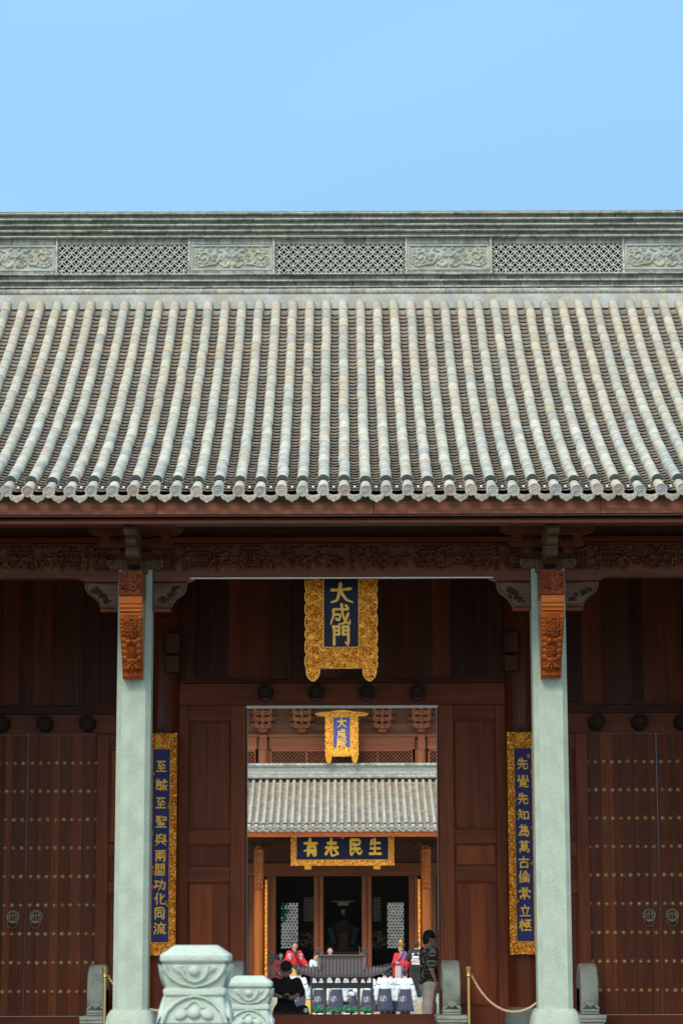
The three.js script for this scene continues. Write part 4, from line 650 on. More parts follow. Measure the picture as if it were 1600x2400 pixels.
// ================================================================ drum stones, posts, rope barriers
function drumStone(x, label) {
  const o = thing('drum_stone', label, 'drum stone', [x, 0, -5.0]);
  const R = .42, w = .142, pr = [[0, -w], [R - .035, -w], [R - .012, -w + .012], [R, -w + .04], [R, w - .04], [R - .012, w - .012], [R - .035, w], [0, w]];
  const g = lathe(pr, 48); g.rotateZ(PI / 2); g.scale(1, 1, .95); g.translate(0, .76 + (Math.abs(x) < 2 ? .05 : 0), 0); mk('drum', metreUV(g.toNonIndexed()), M.drum, o);
  const top = .4; mk('drum_body', [bb(-w, w, .43, .8, -.3, .2, { c: .01 })], M.drum, o);
  const f = []; for (let i = 0; i < 7; i++) { const a = lerp(-.95, .95, i / 6); f.push(at(new THREE.SphereGeometry(.5, 8, 6), Math.sin(a) * .055, .535 + Math.cos(a) * .035, .392, 0, 0, -a, [.032, .13 - .03 * Math.abs(a), .03])); } for (const q of [-1, 1]) f.push(at(new THREE.SphereGeometry(.5, 8, 6), q * .105, .52, .385, 0, 0, q * .9, [.05, .1, .04]));
  f.push(bb(-w, w, .44, .485, .2, .41, { c: .015 }), bb(-w, w, .405, .436, .1, .4, { c: .01 })); mk('shell_carving', f, M.drum, o);
  mk('pedestal', [bb(-.24, .24, .335, .398, -.5, .5, { c: .012 }), bb(-.235, .235, .285, .332, -.49, .492, { c: .012 }), bb(-.21, .21, 0, .283, -.46, .465, { c: .01 })], M.plinth, o);
  return o;
}
drumStone(-3.81, 'grey carved drum stone at the studded doors left of the left stone pillar');
drumStone(-1.68, 'grey carved drum stone left of the gate opening, half hidden behind the baluster posts');
drumStone(1.68, 'grey carved drum stone right of the gate opening, beside the brass post');
drumStone(3.81, 'grey carved drum stone at the studded doors right of the right stone pillar');

function balusterPost(x, z, T, label) {
  const o = thing('baluster_post', label, 'baluster post', [x, 0, z]), sq = (hw, y, r = .02, n = 5) => { const p = []; for (let c = 0; c < 4; c++) for (let i = 0; i < n; i++) { const a = c * PI / 2 + i / (n - 1) * PI / 2, sx = [1, -1, -1, 1][c], sz = [1, 1, -1, -1][c]; p.push([sx * (hw - r) + Math.cos(a) * r, y, sz * (hw - r) + Math.sin(a) * r]); } return p.reverse(); };
  const st = (list) => metreUV(toCreasedNormals(loft(list.map(([hw, y, r]) => sq(hw, T + y, r))), .6));
  mk('cap', st([[.165, -.098], [.178, -.084], [.182, -.078], [.182, -.054], [.178, -.048], [.112, -.002], [.108, 0]]), M.postStone, o);
  const carve = (prof, y0, y1, fn, name) => {       // four carved faces
    const R = new Relief(1, 1, .014), gs = []; fn(R);
    for (let k = 0; k < 4; k++) { const g = R.mesh((u, v, h) => { const hw = prof((.5 - v)), e = Math.max(0, Math.abs(u) * 2 - .9) * .18; return [u * 2 * hw * (1 - .0), lerp(y0, y1, v + .5), hw * (1 - e) + h]; }); g.rotateY(k * PI / 2); gs.push(g); }
    mk(name, gs, M.postStone, o);
  };
  const petals = (R, f) => { const P = (pts) => pts.map(([x, y]) => [x, f * y]); for (const q of [-1, 1]) { R.stroke(P([[q * .47, .5], [q * .445, .2], [q * .37, -.1], [q * .23, -.33], [0, -.46]]), .04, .02); R.stroke(P([[q * .22, .42], [q * .2, .15], [q * .15, -.08], [q * .08, -.2], [0, -.25]]), .035, .02); R.knob(q * .24, f * .26, .09, .2, .014, f * q * -.25); } R.knob(0, f * .2, .085, .22, .026); };
  carve((t) => .172 - .018 * t - .012 * Math.max(0, t - .55), T - .222, T - .098, (R) => petals(R, 1), 'lotus_block');
  mk('band', st([[.15, -.262], [.162, -.256], [.165, -.24], [.162, -.226], [.15, -.218]]), M.postStone, o);
  carve((t) => .148 + .028 * t, T - .4, T - .258, (R) => { for (const q of [-1, 1]) { R.stroke([[q * .48, -.5], [q * .44, -.1], [q * .33, .2], [q * .17, .4], [0, .47]], .045, .023); R.knob(q * .2, -.2, .1, .2, .026, q * .12); R.stroke([[q * .14, .05], [q * .08, .22], [0, .3]], .04, .014); } R.knob(0, -.12, .11, .24, .034); }, 'lotus_foot');
  mk('shaft', st([[.14, -1.85], [.14, -.46], [.172, -.45], [.176, -.43], [.172, -.405], [.15, -.4]]), M.postStone, o);
  return o;
}
balusterPost(-.775, 20.55, 1.425, 'larger pale carved baluster post in the foreground, slightly blurred, lotus petals under its cap');
balusterPost(-.74, 13.97, 1.197, 'smaller pale carved baluster post just right of the larger foreground post');

function stanchion(x, z, label, grp) {
  const o = thing('rope_stanchion', label, 'stanchion', [x, 0, z], 0, grp);
  mk('base', lathe([[0, .05], [.05, .045], [.14, .02], [.16, .012], [.16, 0], [0, 0]], 28), M.brass, o); mk('pole', rod([0, .03, 0], [0, 1.02, 0], .024, 14), M.brass, o);
  mk('head', lathe([[0, 1.15], [.045, 1.15], [.046, 1.14], [.034, 1.08], [.034, 1.03], [.042, 1.025], [.042, 1.01], [.024, 1.005]], 18), M.brass, o); mk('hook', at(new THREE.TorusGeometry(.022, .005, 5, 12, 4.6), .055 * (x < 0 && x > -3 ? -1 : 1), 1.01, 0), M.brass, o);
  return o;
}
function rope(a, b, sag, label) {
  const o = thing('barrier_rope', label, 'rope', [0, 0, 0]), pts = [], n = 90, c = 1.55, top = Math.cosh(c);
  for (let i = 0; i <= n; i++) { const t = i / n; pts.push(V3(lerp(a[0], b[0], t), lerp(a[1], b[1], t) - sag * (1 - (Math.cosh((t * 2 - 1) * c) - 1) / (top - 1)), lerp(a[2], b[2], t))); }
  const gs = []; for (let k = 0; k < 3; k++) gs.push(tube(pts.map((p, i) => { const ph = i * .95 + k * 2.094; return V3(p.x, p.y + Math.sin(ph) * .009, p.z + Math.cos(ph) * .009); }), .0115, 280, 5)); mk('twisted_cord', gs, M.rope, o);
  for (const e of [0, 1]) { const p = pts[e ? n : 0], q = pts[e ? n - 3 : 3]; mk('brass_end', rod(p.toArray(), q.toArray(), .018, 10), M.brass, o); }
}
stanchion(-3.47, -2.5, 'brass rope post standing left of the left stone pillar'); stanchion(-1.84, -2.5, 'brass rope post hidden behind the foreground baluster posts');
stanchion(1.835, -2.5, 'brass rope post standing between the right drum stone and the right stone pillar'); stanchion(3.16, -2.5, 'brass rope post hidden behind the right stone pillar');
rope([-3.41, 1.0, -2.5], [-1.9, 1.0, -2.5], .47, 'twisted pale rope running behind the left stone pillar'); rope([1.89, 1.0, -2.5], [3.1, 1.0, -2.5], .5, 'twisted pale rope sagging left of the right stone pillar');

// ================================================================ the hall across the courtyard
const hall = thing('temple_hall', 'brown wooden temple hall across the courtyard, seen through the open gate', 'temple hall');
const HZ = -50.3;
struct('hall_terrace', bb(-12, 12, -.85, -.09, -64, -43.9, { c: .02, g: 'x' }), M.plinth);
{ const g = []; for (let i = 0; i < 4; i++) g.push(bb(-2.55, 2.55, -.76, -.09 - .165 * (i + 1) + .02, -43.9 + i * .34, -43.9 + (i + 1) * .34, { c: .008, g: 'x' })); struct('hall_steps', g, M.step); struct('step_cheek', [bb(2.56, 2.76, -.76, -.07, -43.95, -42.5, { c: .01 }), bb(-2.76, -2.56, -.76, -.07, -43.95, -42.5, { c: .01 })], M.court); }
{
  const roof = group('lower_roof', hall);
  tiledRoof(roof, { z0: HZ + 2.1, y0: 5.44, a: .33, b: .018, U: 4.36, pitch: .2392, off: -.012, kx: [-26, 26], r: .062, L: .3, e: .14, u0: .28, s: .84, single: 3.45, panLift: 1.25, lip: .045 });
  mk('fascia_board', bb(-6.5, 6.5, 5.115, 5.31, HZ + 1.88, HZ + 1.95, { c: .006, g: 'x' }), M.hallFascia, roof); mk('eave_filler', bb(-6.5, 6.5, 5.28, 5.38, HZ + 1.75, HZ + 2.0, { g: 'x' }), M.carvedBrick, roof);
  const zr = HZ - 2.5, rg = group('roof_ridge', hall); let x = -6.5; const rc = []; while (x < 6.5) { const l = rr(.2, .26), c = new THREE.CylinderGeometry(.075, .08, l - .004, 10).rotateZ(PI / 2); mk('ridge_tile', at(c, x + l / 2, 7.43, zr), pick(M.roundCourse), rg); x += l; }
  mk('ridge_base', bb(-6.5, 6.5, 7.22, 7.37, zr - .2, zr - .02, { c: 0, g: 'x' }), M.core, rg);
  mk('moulding', [bb(-6.5, 6.5, 7.5, 7.545, zr - .1, zr + .05, { g: 'x' }), bb(-6.5, 6.5, 7.55, 7.6, zr - .1, zr + .02, { g: 'x' }), bb(-6.5, 6.5, 7.78, 7.815, zr - .1, zr + .03, { g: 'x' }), bb(-6.5, 6.5, 7.82, 7.905, zr - .14, zr + .07, { g: 'x' })], M.lip[0], rg);
  const g = [], ring = new THREE.ExtrudeGeometry((() => { const s = new THREE.Shape(); s.absarc(0, 0, .048, 0, 2 * PI); const h = new THREE.Path(); h.absarc(0, 0, .039, 0, 2 * PI); s.holes.push(h); return s; })(), { depth: .04, bevelEnabled: false, curveSegments: 8 }); const rcn = clean(ring);
  for (let i = -48; i <= 48; i++) for (let j = 0; j < 3; j++) { if (j < 2) g.push(at(rcn.clone(), i * .088, 7.646 + j * .088, zr - .06 + rr(0, .003))); g.push(at(rcn.clone(), (i + .5) * .088, 7.602 + j * .088, zr - .055 + rr(0, .003))); }
  mk('pierced_band', g, M.lattice, rg); mk('band_back', bb(-6.5, 6.5, 7.6, 7.78, zr - .14, zr - .11, { c: 0 }), M.core, rg);
}
const lattice = (name, x0, x1, y0, y1, z, kind, mat, parent, step = .1, wd = .012) => {       // crossing bars clipped to the window
  const g = [], W = x1 - x0, H = y1 - y0, add = (ax, ay, bx_, by, k) => { const clip = []; let t0 = 0, t1 = 1; const dx = bx_ - ax, dy = by - ay; for (const [p, q] of [[-dx, ax - x0], [dx, x1 - ax], [-dy, ay - y0], [dy, y1 - ay]]) { if (Math.abs(p) < 1e-9) { if (q < 0) return; continue; } const r = q / p; if (p < 0) t0 = Math.max(t0, r); else t1 = Math.min(t1, r); } if (t1 - t0 < 1e-3) return; const A = [ax + dx * t0, ay + dy * t0], B2 = [ax + dx * t1, ay + dy * t1], L = Math.hypot(B2[0] - A[0], B2[1] - A[1]); g.push(at(bx(L, wd, .02, 0, 0, 0, { c: 0, g: 'x' }), (A[0] + B2[0]) / 2, (A[1] + B2[1]) / 2, z + k * .004, 0, 0, Math.atan2(B2[1] - A[1], B2[0] - A[0]))); };
  const D = W + H; if (kind === 'diamond') for (let s = -D; s < D; s += step) { add(x0 + s, y0, x0 + s + D, y0 + D, 0); add(x0 + s, y0, x0 + s - D, y0 + D, 1); }
  else { const t = Math.tan(PI / 3); for (let s = -D; s < D * 1.5; s += step) { add(x0 + s, y0, x0 + s + D, y0 + D * t, 0); add(x0 + s, y0, x0 + s - D, y0 + D * t, 1); } for (let y = y0; y < y1; y += step * t / 2) add(x0, y, x1, y, 2); }
  return mk(name, g, mat, parent);
};
{
  // upper storey
  const z = HZ - 3, u = group('upper_storey', hall);
  for (let i = 0; i < 6; i++) mk('wall_board', bb(-6.4, 6.4, 8.985 + i * .18, 8.985 + (i + 1) * .18 - .003, z - .1, z - .03 + rr(-.004, .004), { g: 'x', c: .004 }), M.hallBoard[i % 3], u);
  mk('rail', bb(-6.4, 6.4, 8.88, 8.98, z - .1, z + .06, { g: 'x' }), M.hallWood[1], u);
  const cols = [-8.4, -2.82, 2.82, 8.4];
  for (let i = 0; i < 3; i++) mk('beam', bb(cols[i] + .22, cols[i + 1] - .22, 8.44, 8.875, z - .1, z + .02, { g: 'x' }), M.hallWood[(i + 1) % 3], u);
  for (const x of [-2.82, 2.82]) { mk('upper_column', at(new THREE.CylinderGeometry(.17, .17, 1.6, 20), x, 7.95, z + .02), M.hallWood[0], u); mk('column_head', bb(x - .13, x + .13, 8.42, 8.96, z, z + .2), M.hallWood[2], u); for (const q of [-1, 1]) mk('shadow_gap', bb(x + q * .18 - .04, x + q * .18 + .04, 8.44, 8.875, z - .1, z - .04), M.dark, u); }
  for (const [a, b] of [[-5.3, -4.2], [-4.13, -3.12], [-2.51, -1.31], [-1.23, -.03], [.03, 1.22], [1.29, 2.47], [3.12, 4.13]]) { const w = group('lattice_window', u); lattice('lattice', a, b, 7.85, 8.36, z + .0, 'diamond', M.hallWood[1], w, .135, .016); mk('frame', [bb(a - .03, b + .03, 8.365, 8.435, z - .06, z + .03, { g: 'x' }), bb(a - .065, a - .002, 7.6, 8.36, z - .06, z + .031), bb(b + .002, b + .034, 7.6, 8.36, z - .06, z + .031)], M.hallWood[0], w); }
  for (const x of [-2.72, 2.72]) mk('stile', bb(x - .06 + Math.sign(x) * -.06, x + .06 + Math.sign(x) * -.06, 7.6, 8.435, z - .06, z + .025), M.hallWood[2], u);
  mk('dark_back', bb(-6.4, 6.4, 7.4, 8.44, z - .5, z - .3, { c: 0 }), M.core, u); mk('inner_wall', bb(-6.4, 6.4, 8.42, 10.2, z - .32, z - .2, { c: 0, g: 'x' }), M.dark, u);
  for (const x of [-2.82, -1.43, 1.43, 2.82]) {                     // stepped bracket clusters
    const b = group('bracket_cluster', u); b.position.set(x, 0, z);
    mk('base_block', extrude([[-.1, 9.02], [.1, 9.02], [.16, 9.1], [.16, 9.16], [-.16, 9.16], [-.16, 9.1]], .3, { bevel: .005, z: -.05, g: 'x' }), M.hallWood[2], b);
    [[.3, 9.17, .3], [.34, 9.4, .42], [.34, 9.62, .54]].forEach(([hw, y, d], i) => {
      const sh = new THREE.Shape(); sh.moveTo(-hw, y + .16); sh.lineTo(hw, y + .16); sh.quadraticCurveTo(hw, y, hw - .14, y); sh.lineTo(-hw + .14, y); sh.quadraticCurveTo(-hw, y, -hw, y + .16); mk('arm', extrude(sh, .1, { bevel: .006, z: d - .1, g: 'x' }), M.hallWood[0], b);
      const s2 = new THREE.Shape(), H2 = hw + .16; s2.moveTo(-H2, y + .2); s2.lineTo(H2, y + .2); s2.quadraticCurveTo(H2, y + .06, H2 - .16, y + .04); s2.lineTo(-H2 + .16, y + .04); s2.quadraticCurveTo(-H2, y + .06, -H2, y + .2); mk('arm', extrude(s2, .1, { bevel: .006, z: .0, g: 'x' }), M.hallWood[2], b);
      for (const q of [-1, 0, 1]) mk('bearing_block', bb(q * (hw - .06) - .06, q * (hw - .06) + .06, y + .163, y + .225, d - .12, d + .02), M.hallWood[1], b);
      mk('beam_nose', bb(-.045, .045, y - .02, y + .13, -.05, d + .09, { g: 'z' }), M.hallWood[1], b);
    });
  }
  mk('upper_purlin', bb(-6.4, 6.4, 9.93, 10.2, z + .2, z + .6, { g: 'x' }), M.hallWood[2], u);
  mk('upper_roof', [at(bx(14, .2, 4.6, 0, 0, 0, { c: 0, g: 'x' }), 0, 11.2, z - .2, .42), at(bx(14, .2, 9, 0, 0, 0, { c: 0, g: 'x' }), 0, 11.6, z - 6, -.2)], M.greyWall, u);
  mk('hall_wall', [bb(-6.8, -6.4, -.09, 10, -62, HZ - 1.4, { c: 0 }), bb(6.4, 6.8, -.09, 10, -62, HZ - 1.4, { c: 0 })], M.greyWall, hall);
}
{
  // lower storey: columns, beams, open doors, dark room behind
  const l = group('lower_storey', hall), z = HZ - 1.5;
  for (const x of [-8.4, -2.845, 2.845, 8.4]) {
    mk('column', (() => { const g = new THREE.CylinderGeometry(.18, .185, 5.0, 24); g.translate(x, 2.4, HZ); return metreUV(g.toNonIndexed()); })(), M.hallOrange, l);
    if (Math.abs(x) < 4) {
      const R = new Relief(.28, 1.3, .012), c = group('column_corbel', hall); for (let i = 0; i < 2; i++) R.rose(0, .42 - i * .42, .12, .05); for (const q of [-1, 1]) { for (let i = 0; i < 6; i++) R.knob(q * .08, .2 - i * .13, .05, .045, .05, q); R.spiral(q * .07, -.5, .06, 1.1, 0, q, .018, .045); } R.knob(0, -.58, .06, .05, .06);
      const zf = (y) => HZ + .5 - .25 * (1 - (y - 3.45) / 1.3); mk('corbel_carving', R.mesh((a, b, h) => [x + a, 4.1 + b, zf(4.1 + b) + h]), M.hallOrange, c); const rings = []; for (const y of [3.45, 3.9, 4.3, 4.75]) rings.push([[x - .138, y, HZ], [x + .138, y, HZ], [x + .138, y, zf(y) - .004], [x - .138, y, zf(y) - .004]].reverse()); mk('corbel_body', metreUV(toCreasedNormals(loft(rings), .3)), M.hallOrange, c);
      const cl = []; for (let i = 0; i < 26; i++) cl.push(at(new THREE.TorusGeometry(rr(.03, .055), .016, 5, 8, rr(3.5, 6)), x + rr(-.5, .5), 4.92 + rr(-.09, .1), HZ + .1 + rr(-.03, .06), 0, 0, rr(0, 6))); cl.push(bb(x - .5, x + .5, 4.84, 5.02, HZ - .02, HZ + .08)); mk('cloud_carving', cl, M.dark, c);
    }
  }
  mk('beam', bb(-6.4, 6.4, 3.915, 4.36, z - .12, z + .02, { g: 'x' }), M.hallLow[0], l); mk('porch_board', bb(-6.4, 6.4, 4.364, 5.3, z - .2, z - .12, { g: 'x' }), M.dark, l); mk('porch_ceiling', bb(-6.5, 6.5, 5.35, 5.4, z - .2, HZ + 1.7, { c: 0 }), M.dark, l);
  for (const [a, b, zz] of [[-2.62, -2.5, 0], [-2.494, -2.312, .02], [-.995, -.838, 0], [-.813, -.663, .015], [.663, .835, .015], [.853, 1.003, 0], [2.297, 2.479, .02], [2.485, 2.615, 0], [-3.243, -3.084, 0], [3.069, 3.228, 0]]) mk('door_post', bb(a, b, -.09, 3.912, z - .14 + zz, z + zz, { c: .012 }), pick(M.hallLow), l);
  mk('door_gap', [bb(-.837, -.814, -.09, 3.9, z - .12, z - .05, { c: 0 }), bb(.836, .852, -.09, 3.9, z - .12, z - .05, { c: 0 })], M.dark, l);
  const zb = -58; // back wall with pierced windows
  const wl = [[-2.28, -1.66], [1.66, 2.27]], y0 = 1.44, y1 = 3.11, holes = wl.map(([a, b]) => [[a, y0], [b, y0], [b, y1], [a, y1]]);
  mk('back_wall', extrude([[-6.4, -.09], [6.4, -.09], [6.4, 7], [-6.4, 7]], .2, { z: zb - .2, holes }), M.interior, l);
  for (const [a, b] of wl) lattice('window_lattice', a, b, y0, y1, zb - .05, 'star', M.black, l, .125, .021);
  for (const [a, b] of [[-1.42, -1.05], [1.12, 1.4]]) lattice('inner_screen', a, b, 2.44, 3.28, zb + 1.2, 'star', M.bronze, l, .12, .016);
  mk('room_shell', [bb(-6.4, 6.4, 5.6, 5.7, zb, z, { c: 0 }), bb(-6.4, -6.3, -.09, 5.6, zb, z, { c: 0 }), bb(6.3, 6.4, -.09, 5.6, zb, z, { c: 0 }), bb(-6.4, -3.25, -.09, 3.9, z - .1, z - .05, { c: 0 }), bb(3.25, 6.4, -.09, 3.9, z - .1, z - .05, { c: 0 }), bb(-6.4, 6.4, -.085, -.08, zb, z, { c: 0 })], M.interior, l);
  const orn = []; for (const q of [-1, 1]) for (let i = 0; i < 16; i++) orn.push(at(new THREE.TorusGeometry(rr(.04, .09), .02, 5, 10, rr(3, 6)), q * 1.25 + rr(-.25, .25), 1.75 + rr(-.28, .28), zb + 2.2, rr(-.4, .4), 0, rr(0, 6))); mk('gilt_ornament', orn, M.bronze, l);
}
{
  const st = thing('seated_statue', 'dark seated statue in the shadowed middle doorway of the hall', 'statue', [.02, -.09, -56.6]);
  mk('robe', loft([[0, .95, .55], [.9, .95, .6], [1.3, .85, .55], [1.7, .62, .42], [2.1, .46, .3], [2.45, .4, .24], [2.62, .2, .16]].map(([y, a, b]) => Array.from({ length: 24 }, (_, i) => { const t = -i / 24 * 2 * PI; return [Math.cos(t) * a * (1 + .04 * Math.cos(t * 7)), y, Math.sin(t) * b]; }))), std(.05, .045, .042, { roughness: .6 }), st);
  mk('head', [ball(.2, 0, 2.86, .03, [.85, 1.15, .95], 16), bb(-.2, .2, 3.06, 3.2, -.15, .2), bb(-.42, .42, 3.2, 3.24, -.3, .35)], M.bronze, st); mk('sleeves', [rod([-.45, 2.2, .1], [-.28, 1.65, .5], .17, 12, .12), rod([.45, 2.2, .1], [.28, 1.65, .5], .17, 12, .12)], std(.09, .095, .1, { roughness: .6 }), st);
  mk('tablet', [bb(-.2, .2, 1.45, 2.1, .85, .92, { c: .04 }), at(new THREE.TorusGeometry(.2, .05, 6, 16), 0, 2.05, .88)], M.dark, st); mk('altar', [bb(-1.0, 1.0, 0, 1.2, .6, 1.1), bb(-.7, .7, 1.2, 1.42, .65, 1.05)], std(.12, .03, .02, { roughness: .5 }), st);
}
{
  const p = thing('hall_plaque', 'upright blue plaque with three gold characters and gilt wings high on the far hall', 'plaque', [-.012, 0, HZ - 2.2]);
  gildedFrame(p, 0, 8.91, 1.13, 1.58, .61, 1.1, .055, 0, { size: .05, cell: .013, bead: .012, scal: .035 }); mk('field', bb(-.305, .305, 8.41, 9.52, -.03, -.005, { c: 0 }), M.lacquerHall, p);
  letters(p, [['da', 0, 9.306, .35, -.005, .95, .08], ['cheng', 0, 8.94, .31, -.005, 1, .075], ['dian', 0, 8.597, .34, -.005, .95, .062]], .015);
  for (const s of [-1, 1]) { const sh = new THREE.Shape(); sh.moveTo(s * .5, 9.53); sh.lineTo(s * .85, 9.55); sh.quadraticCurveTo(s * .98, 9.62, s * .94, 9.65); sh.quadraticCurveTo(s * .8, 9.7, s * .5, 9.71); mk('wing', extrude(sh, .06, { bevel: .012, z: -.02 }), M.gold, p); const R = gildedStrip(.36, .1, .012, .045); mk('wing_carving', R.mesh((x, y, h) => [s * .7 + x, 9.625 + y * .9, .04 + h]), M.goldDeep, p); mk('foot', [extrude([[s * .46 - .12, 8.12], [s * .46 + .12, 8.12], [s * .46 + .09, 7.95], [s * .46 + .03, 7.87], [s * .46 - .03, 7.87], [s * .46 - .09, 7.95]].map((q) => q), .07, { bevel: .012, z: -.03 })], M.gold, p); }
  mk('crest', extrude([[-.5, 9.69], [.5, 9.69], [.3, 9.74], [0, 9.775], [-.3, 9.74]], .08, { bevel: .01, z: -.03 }), M.gold, p); mk('sill', at(gildedStrip(1.0, .2, .013, .06).mesh(), 0, 8.26, .03, .3), M.goldBright, p);
  mk('hanger', [rod([-.35, 9.6, -.05], [-.35, 10.0, -.6], .02), rod([.35, 9.6, -.05], [.35, 10, -.6], .02)], M.iron, p);
}
{
  const p = thing('hall_signboard', 'wide dark blue signboard with four gold characters under the eave of the far hall', 'signboard', [0, 0, HZ + .88]);
  gildedFrame(p, 0, 4.83, 3.5, 1.27, 3.12, .99, .053, 0, { size: .05, cell: .013, scal: 0, bead: .012 }); mk('field', bb(-1.56, 1.56, 4.39, 5.38, -.03, -.005, { c: 0 }), M.lacquer, p);
  letters(p, [['you', -1.075, 4.815, .5, -.005, 1.12, .1], ['wei', -.36, 4.82, .48, -.005, 1.15, .11], ['min', .425, 4.815, .47, -.005, 1.16, .105], ['sheng1', 1.11, 4.825, .45, -.005, 1.2, .095]], .02);
  for (const s of [-1, 1]) mk('foot', bb(s * 1.165 - .12, s * 1.165 + .12, 4.065, 4.195, -.04, .04, { c: .02 }), M.gold, p); mk('centre_knob', bb(-.05, .05, 5.1, 5.16, -.01, .05, { c: .01 }), M.goldDeep, p);
}
for (const s of [-1, 1]) { const p = thing('gilt_column_board', s < 0 ? 'narrow gilt board, edge on, on the far hall\'s left orange column' : 'narrow gilt board, edge on, on the far hall\'s right orange column', 'couplet board', [s * 2.6, 0, HZ + .12]); mk('gilt_edge', [at(gildedStrip(.075, 3.3, .014, .035).mesh(), 0, 2.1, .03), bb(-.037, .037, .45, 3.75, -.12, .028)], M.goldDeep, p); }

// ================================================================ courtyard: incense burner shelter, pots
struct('burner_plinth', bb(-1.9, 1.9, -.76, -.55, -37.6, -25.4, { c: .015, g: 'x' }), M.court);
{
  const p = thing('incense_shelter', 'small dark iron incense burner shelter with tiled roof and upturned corners in the courtyard', 'incense burner', [-.022, 0, -26.33]), zb = -.62;
  for (const [x, r] of [[-.74, .024], [-.415, .032], [.41, .032], [.735, .024]]) mk('post', rod([x, -.55, Math.abs(x) > .6 ? -.25 : 0], [x, .78, Math.abs(x) > .6 ? -.25 : 0], r, 12), M.iron, p);
  for (const x of [-.74, .735, -.4, .4]) mk('post', rod([x, -.55, zb], [x, .78, zb], .026, 10), M.iron, p);
  mk('lower_beam', [bb(-.75, .75, .49, .6, -.03, .03), bb(-.75, .75, .49, .6, zb - .03, zb + .03)], M.iron, p);
  for (const [a, b] of [[-.74, -.415], [-.415, .41], [.41, .735]]) { const s = new THREE.Shape(); s.moveTo(a, .49); s.lineTo(b, .49); s.lineTo(b, .42); s.quadraticCurveTo(b - .02, .47, b - .09, .475); s.lineTo(a + .09, .475); s.quadraticCurveTo(a + .02, .47, a, .42); mk('spandrel', extrude(s, .03, { z: -.015 }), M.iron, p); }
  const fr = []; for (let y = .625; y < .75; y += .03) fr.push(bb(-.75, .75, y, y + .008, -.008, .008, { c: 0 })); for (let x = -.72; x < .73; x += .062) fr.push(bb(x, x + .008, .6, .76, -.005, .005, { c: 0 })); mk('frieze_grille', fr, M.iron, p);
  for (const x of [-.58, -.415, -.2, 0, .2, .41, .58]) mk('bracket', extrude([[x - .02, .6], [x + .02, .6], [x + .035, .66], [x + .05, .67], [x + .055, .71], [x + .085, .72], [x + .09, .765], [x - .09, .765], [x - .085, .72], [x - .055, .71], [x - .05, .67], [x - .035, .66]], .07, { z: -.02 }), M.iron, p);
  // roof: curved surface swept up at the corners
  const roof = group('roof', p), N = 40, K = 10, eaveZ = .42, hw = 1.2, surf = (u, t, s) => { const x = u * lerp(.56, hw, smooth(t, .35, 1) ** 1.0), up = Math.max(0, Math.abs(u) - .45) / .55, y = lerp(1.16, .775, 1 - (1 - t) ** 1.35) + .24 * up ** 2.2 * t ** 2; return [x, y, -.31 + s * (lerp(.04, eaveZ + .3, t) + .06 * up * t)]; };
  for (const s of [1, -1]) { const rows = []; for (let j = 0; j <= K; j++) rows.push(Array.from({ length: N + 1 }, (_, i) => surf(i / N * 2 - 1, j / K, s))); const g = loft(rows, false, false), r2 = loft(rows.map((r) => r.map(([x, y, z]) => [x, y - .035, z])), false, false); mk('roof_sheet', [g, r2], M.iron, roof); }
  for (let i = -13; i <= 13; i++) { const x = i * .086, wd = (t) => lerp(.56, hw, smooth(t, .35, 1)), pts = []; let t0 = 0; while (wd(t0) < Math.abs(x) + .01) t0 += .01; for (let j = 0; j <= 6; j++) { const t = lerp(t0, 1, j / 6), q = surf(x / wd(t), t, 1); pts.push([q[0], q[1] + .008, q[2]]); } mk('tile_row', tube(pts, .017, 10, 6), M.ironTile, roof); }
  for (let j = 2; j < 9; j++) { const pts = []; for (let i = 0; i <= 12; i++) { const q = surf((i / 12 * 2 - 1) * .8, j / 9, 1); pts.push([q[0], q[1] + .004, q[2]]); } mk('tile_course', tube(pts, .005, 24, 4), M.iron, roof); }
  { const pts = []; for (let i = 0; i <= 24; i++) { const q = surf(i / 12 - 1, 1, 1); pts.push([q[0], q[1] - .012, q[2] + .005]); } mk('eave_edge', tube(pts, .022, 40, 6), M.iron, roof); }
  for (const q of [-1, 1]) {
    const pts = []; for (let j = 0; j <= 8; j++) { const t = j / 8; pts.push([q * lerp(.58, 1.26, t), lerp(.93, .82, t) + .24 * t ** 2.4, lerp(-.1, .42, t)]); } mk('hip_ridge', tube(pts, .034, 24, 8), M.iron, roof);
    for (let i = 0; i < 6; i++) { const t = .15 + i * .12, P = [q * lerp(.58, 1.26, t), lerp(.93, .82, t) + .24 * t ** 2.4, lerp(-.1, .42, t)]; mk('ridge_beast', [ball(.03, P[0], P[1] + .05, P[2], [.9, 1.1, .8], 8), ball(.02, P[0] + q * .02, P[1] + .09, P[2], [1, 1, 1], 8), rod([P[0], P[1], P[2]], [P[0], P[1] + .05, P[2]], .02, 6)], M.iron, roof); }
    mk('gable_edge', bb(q * .545 - .032, q * .545 + .032, .9, 1.2, -.02, .2, { c: .006 }), M.ironTile, roof); mk('gable_foot', bb(q * .545 - .035, q * .545 + .035, .85, .925, .02, .2, { c: .006 }), M.iron, roof);
    const d = [tube([[q * .48, 1.27, -.31], [q * .54, 1.31, -.31], [q * .6, 1.37, -.31], [q * .55, 1.42, -.31], [q * .5, 1.39, -.31]], .03, 20, 7), tube([[q * .5, 1.26, -.31], [q * .6, 1.29, -.31], [q * .68, 1.26, -.31]], .022, 14, 6), ball(.05, q * .5, 1.28, -.31, [1.2, .9, .8])]; for (let i = 0; i < 5; i++) d.push(ball(.018, q * (.56 + .02 * i), 1.36 - i * .02, -.3)); mk('dragon_finial', d, M.iron, roof);
  }
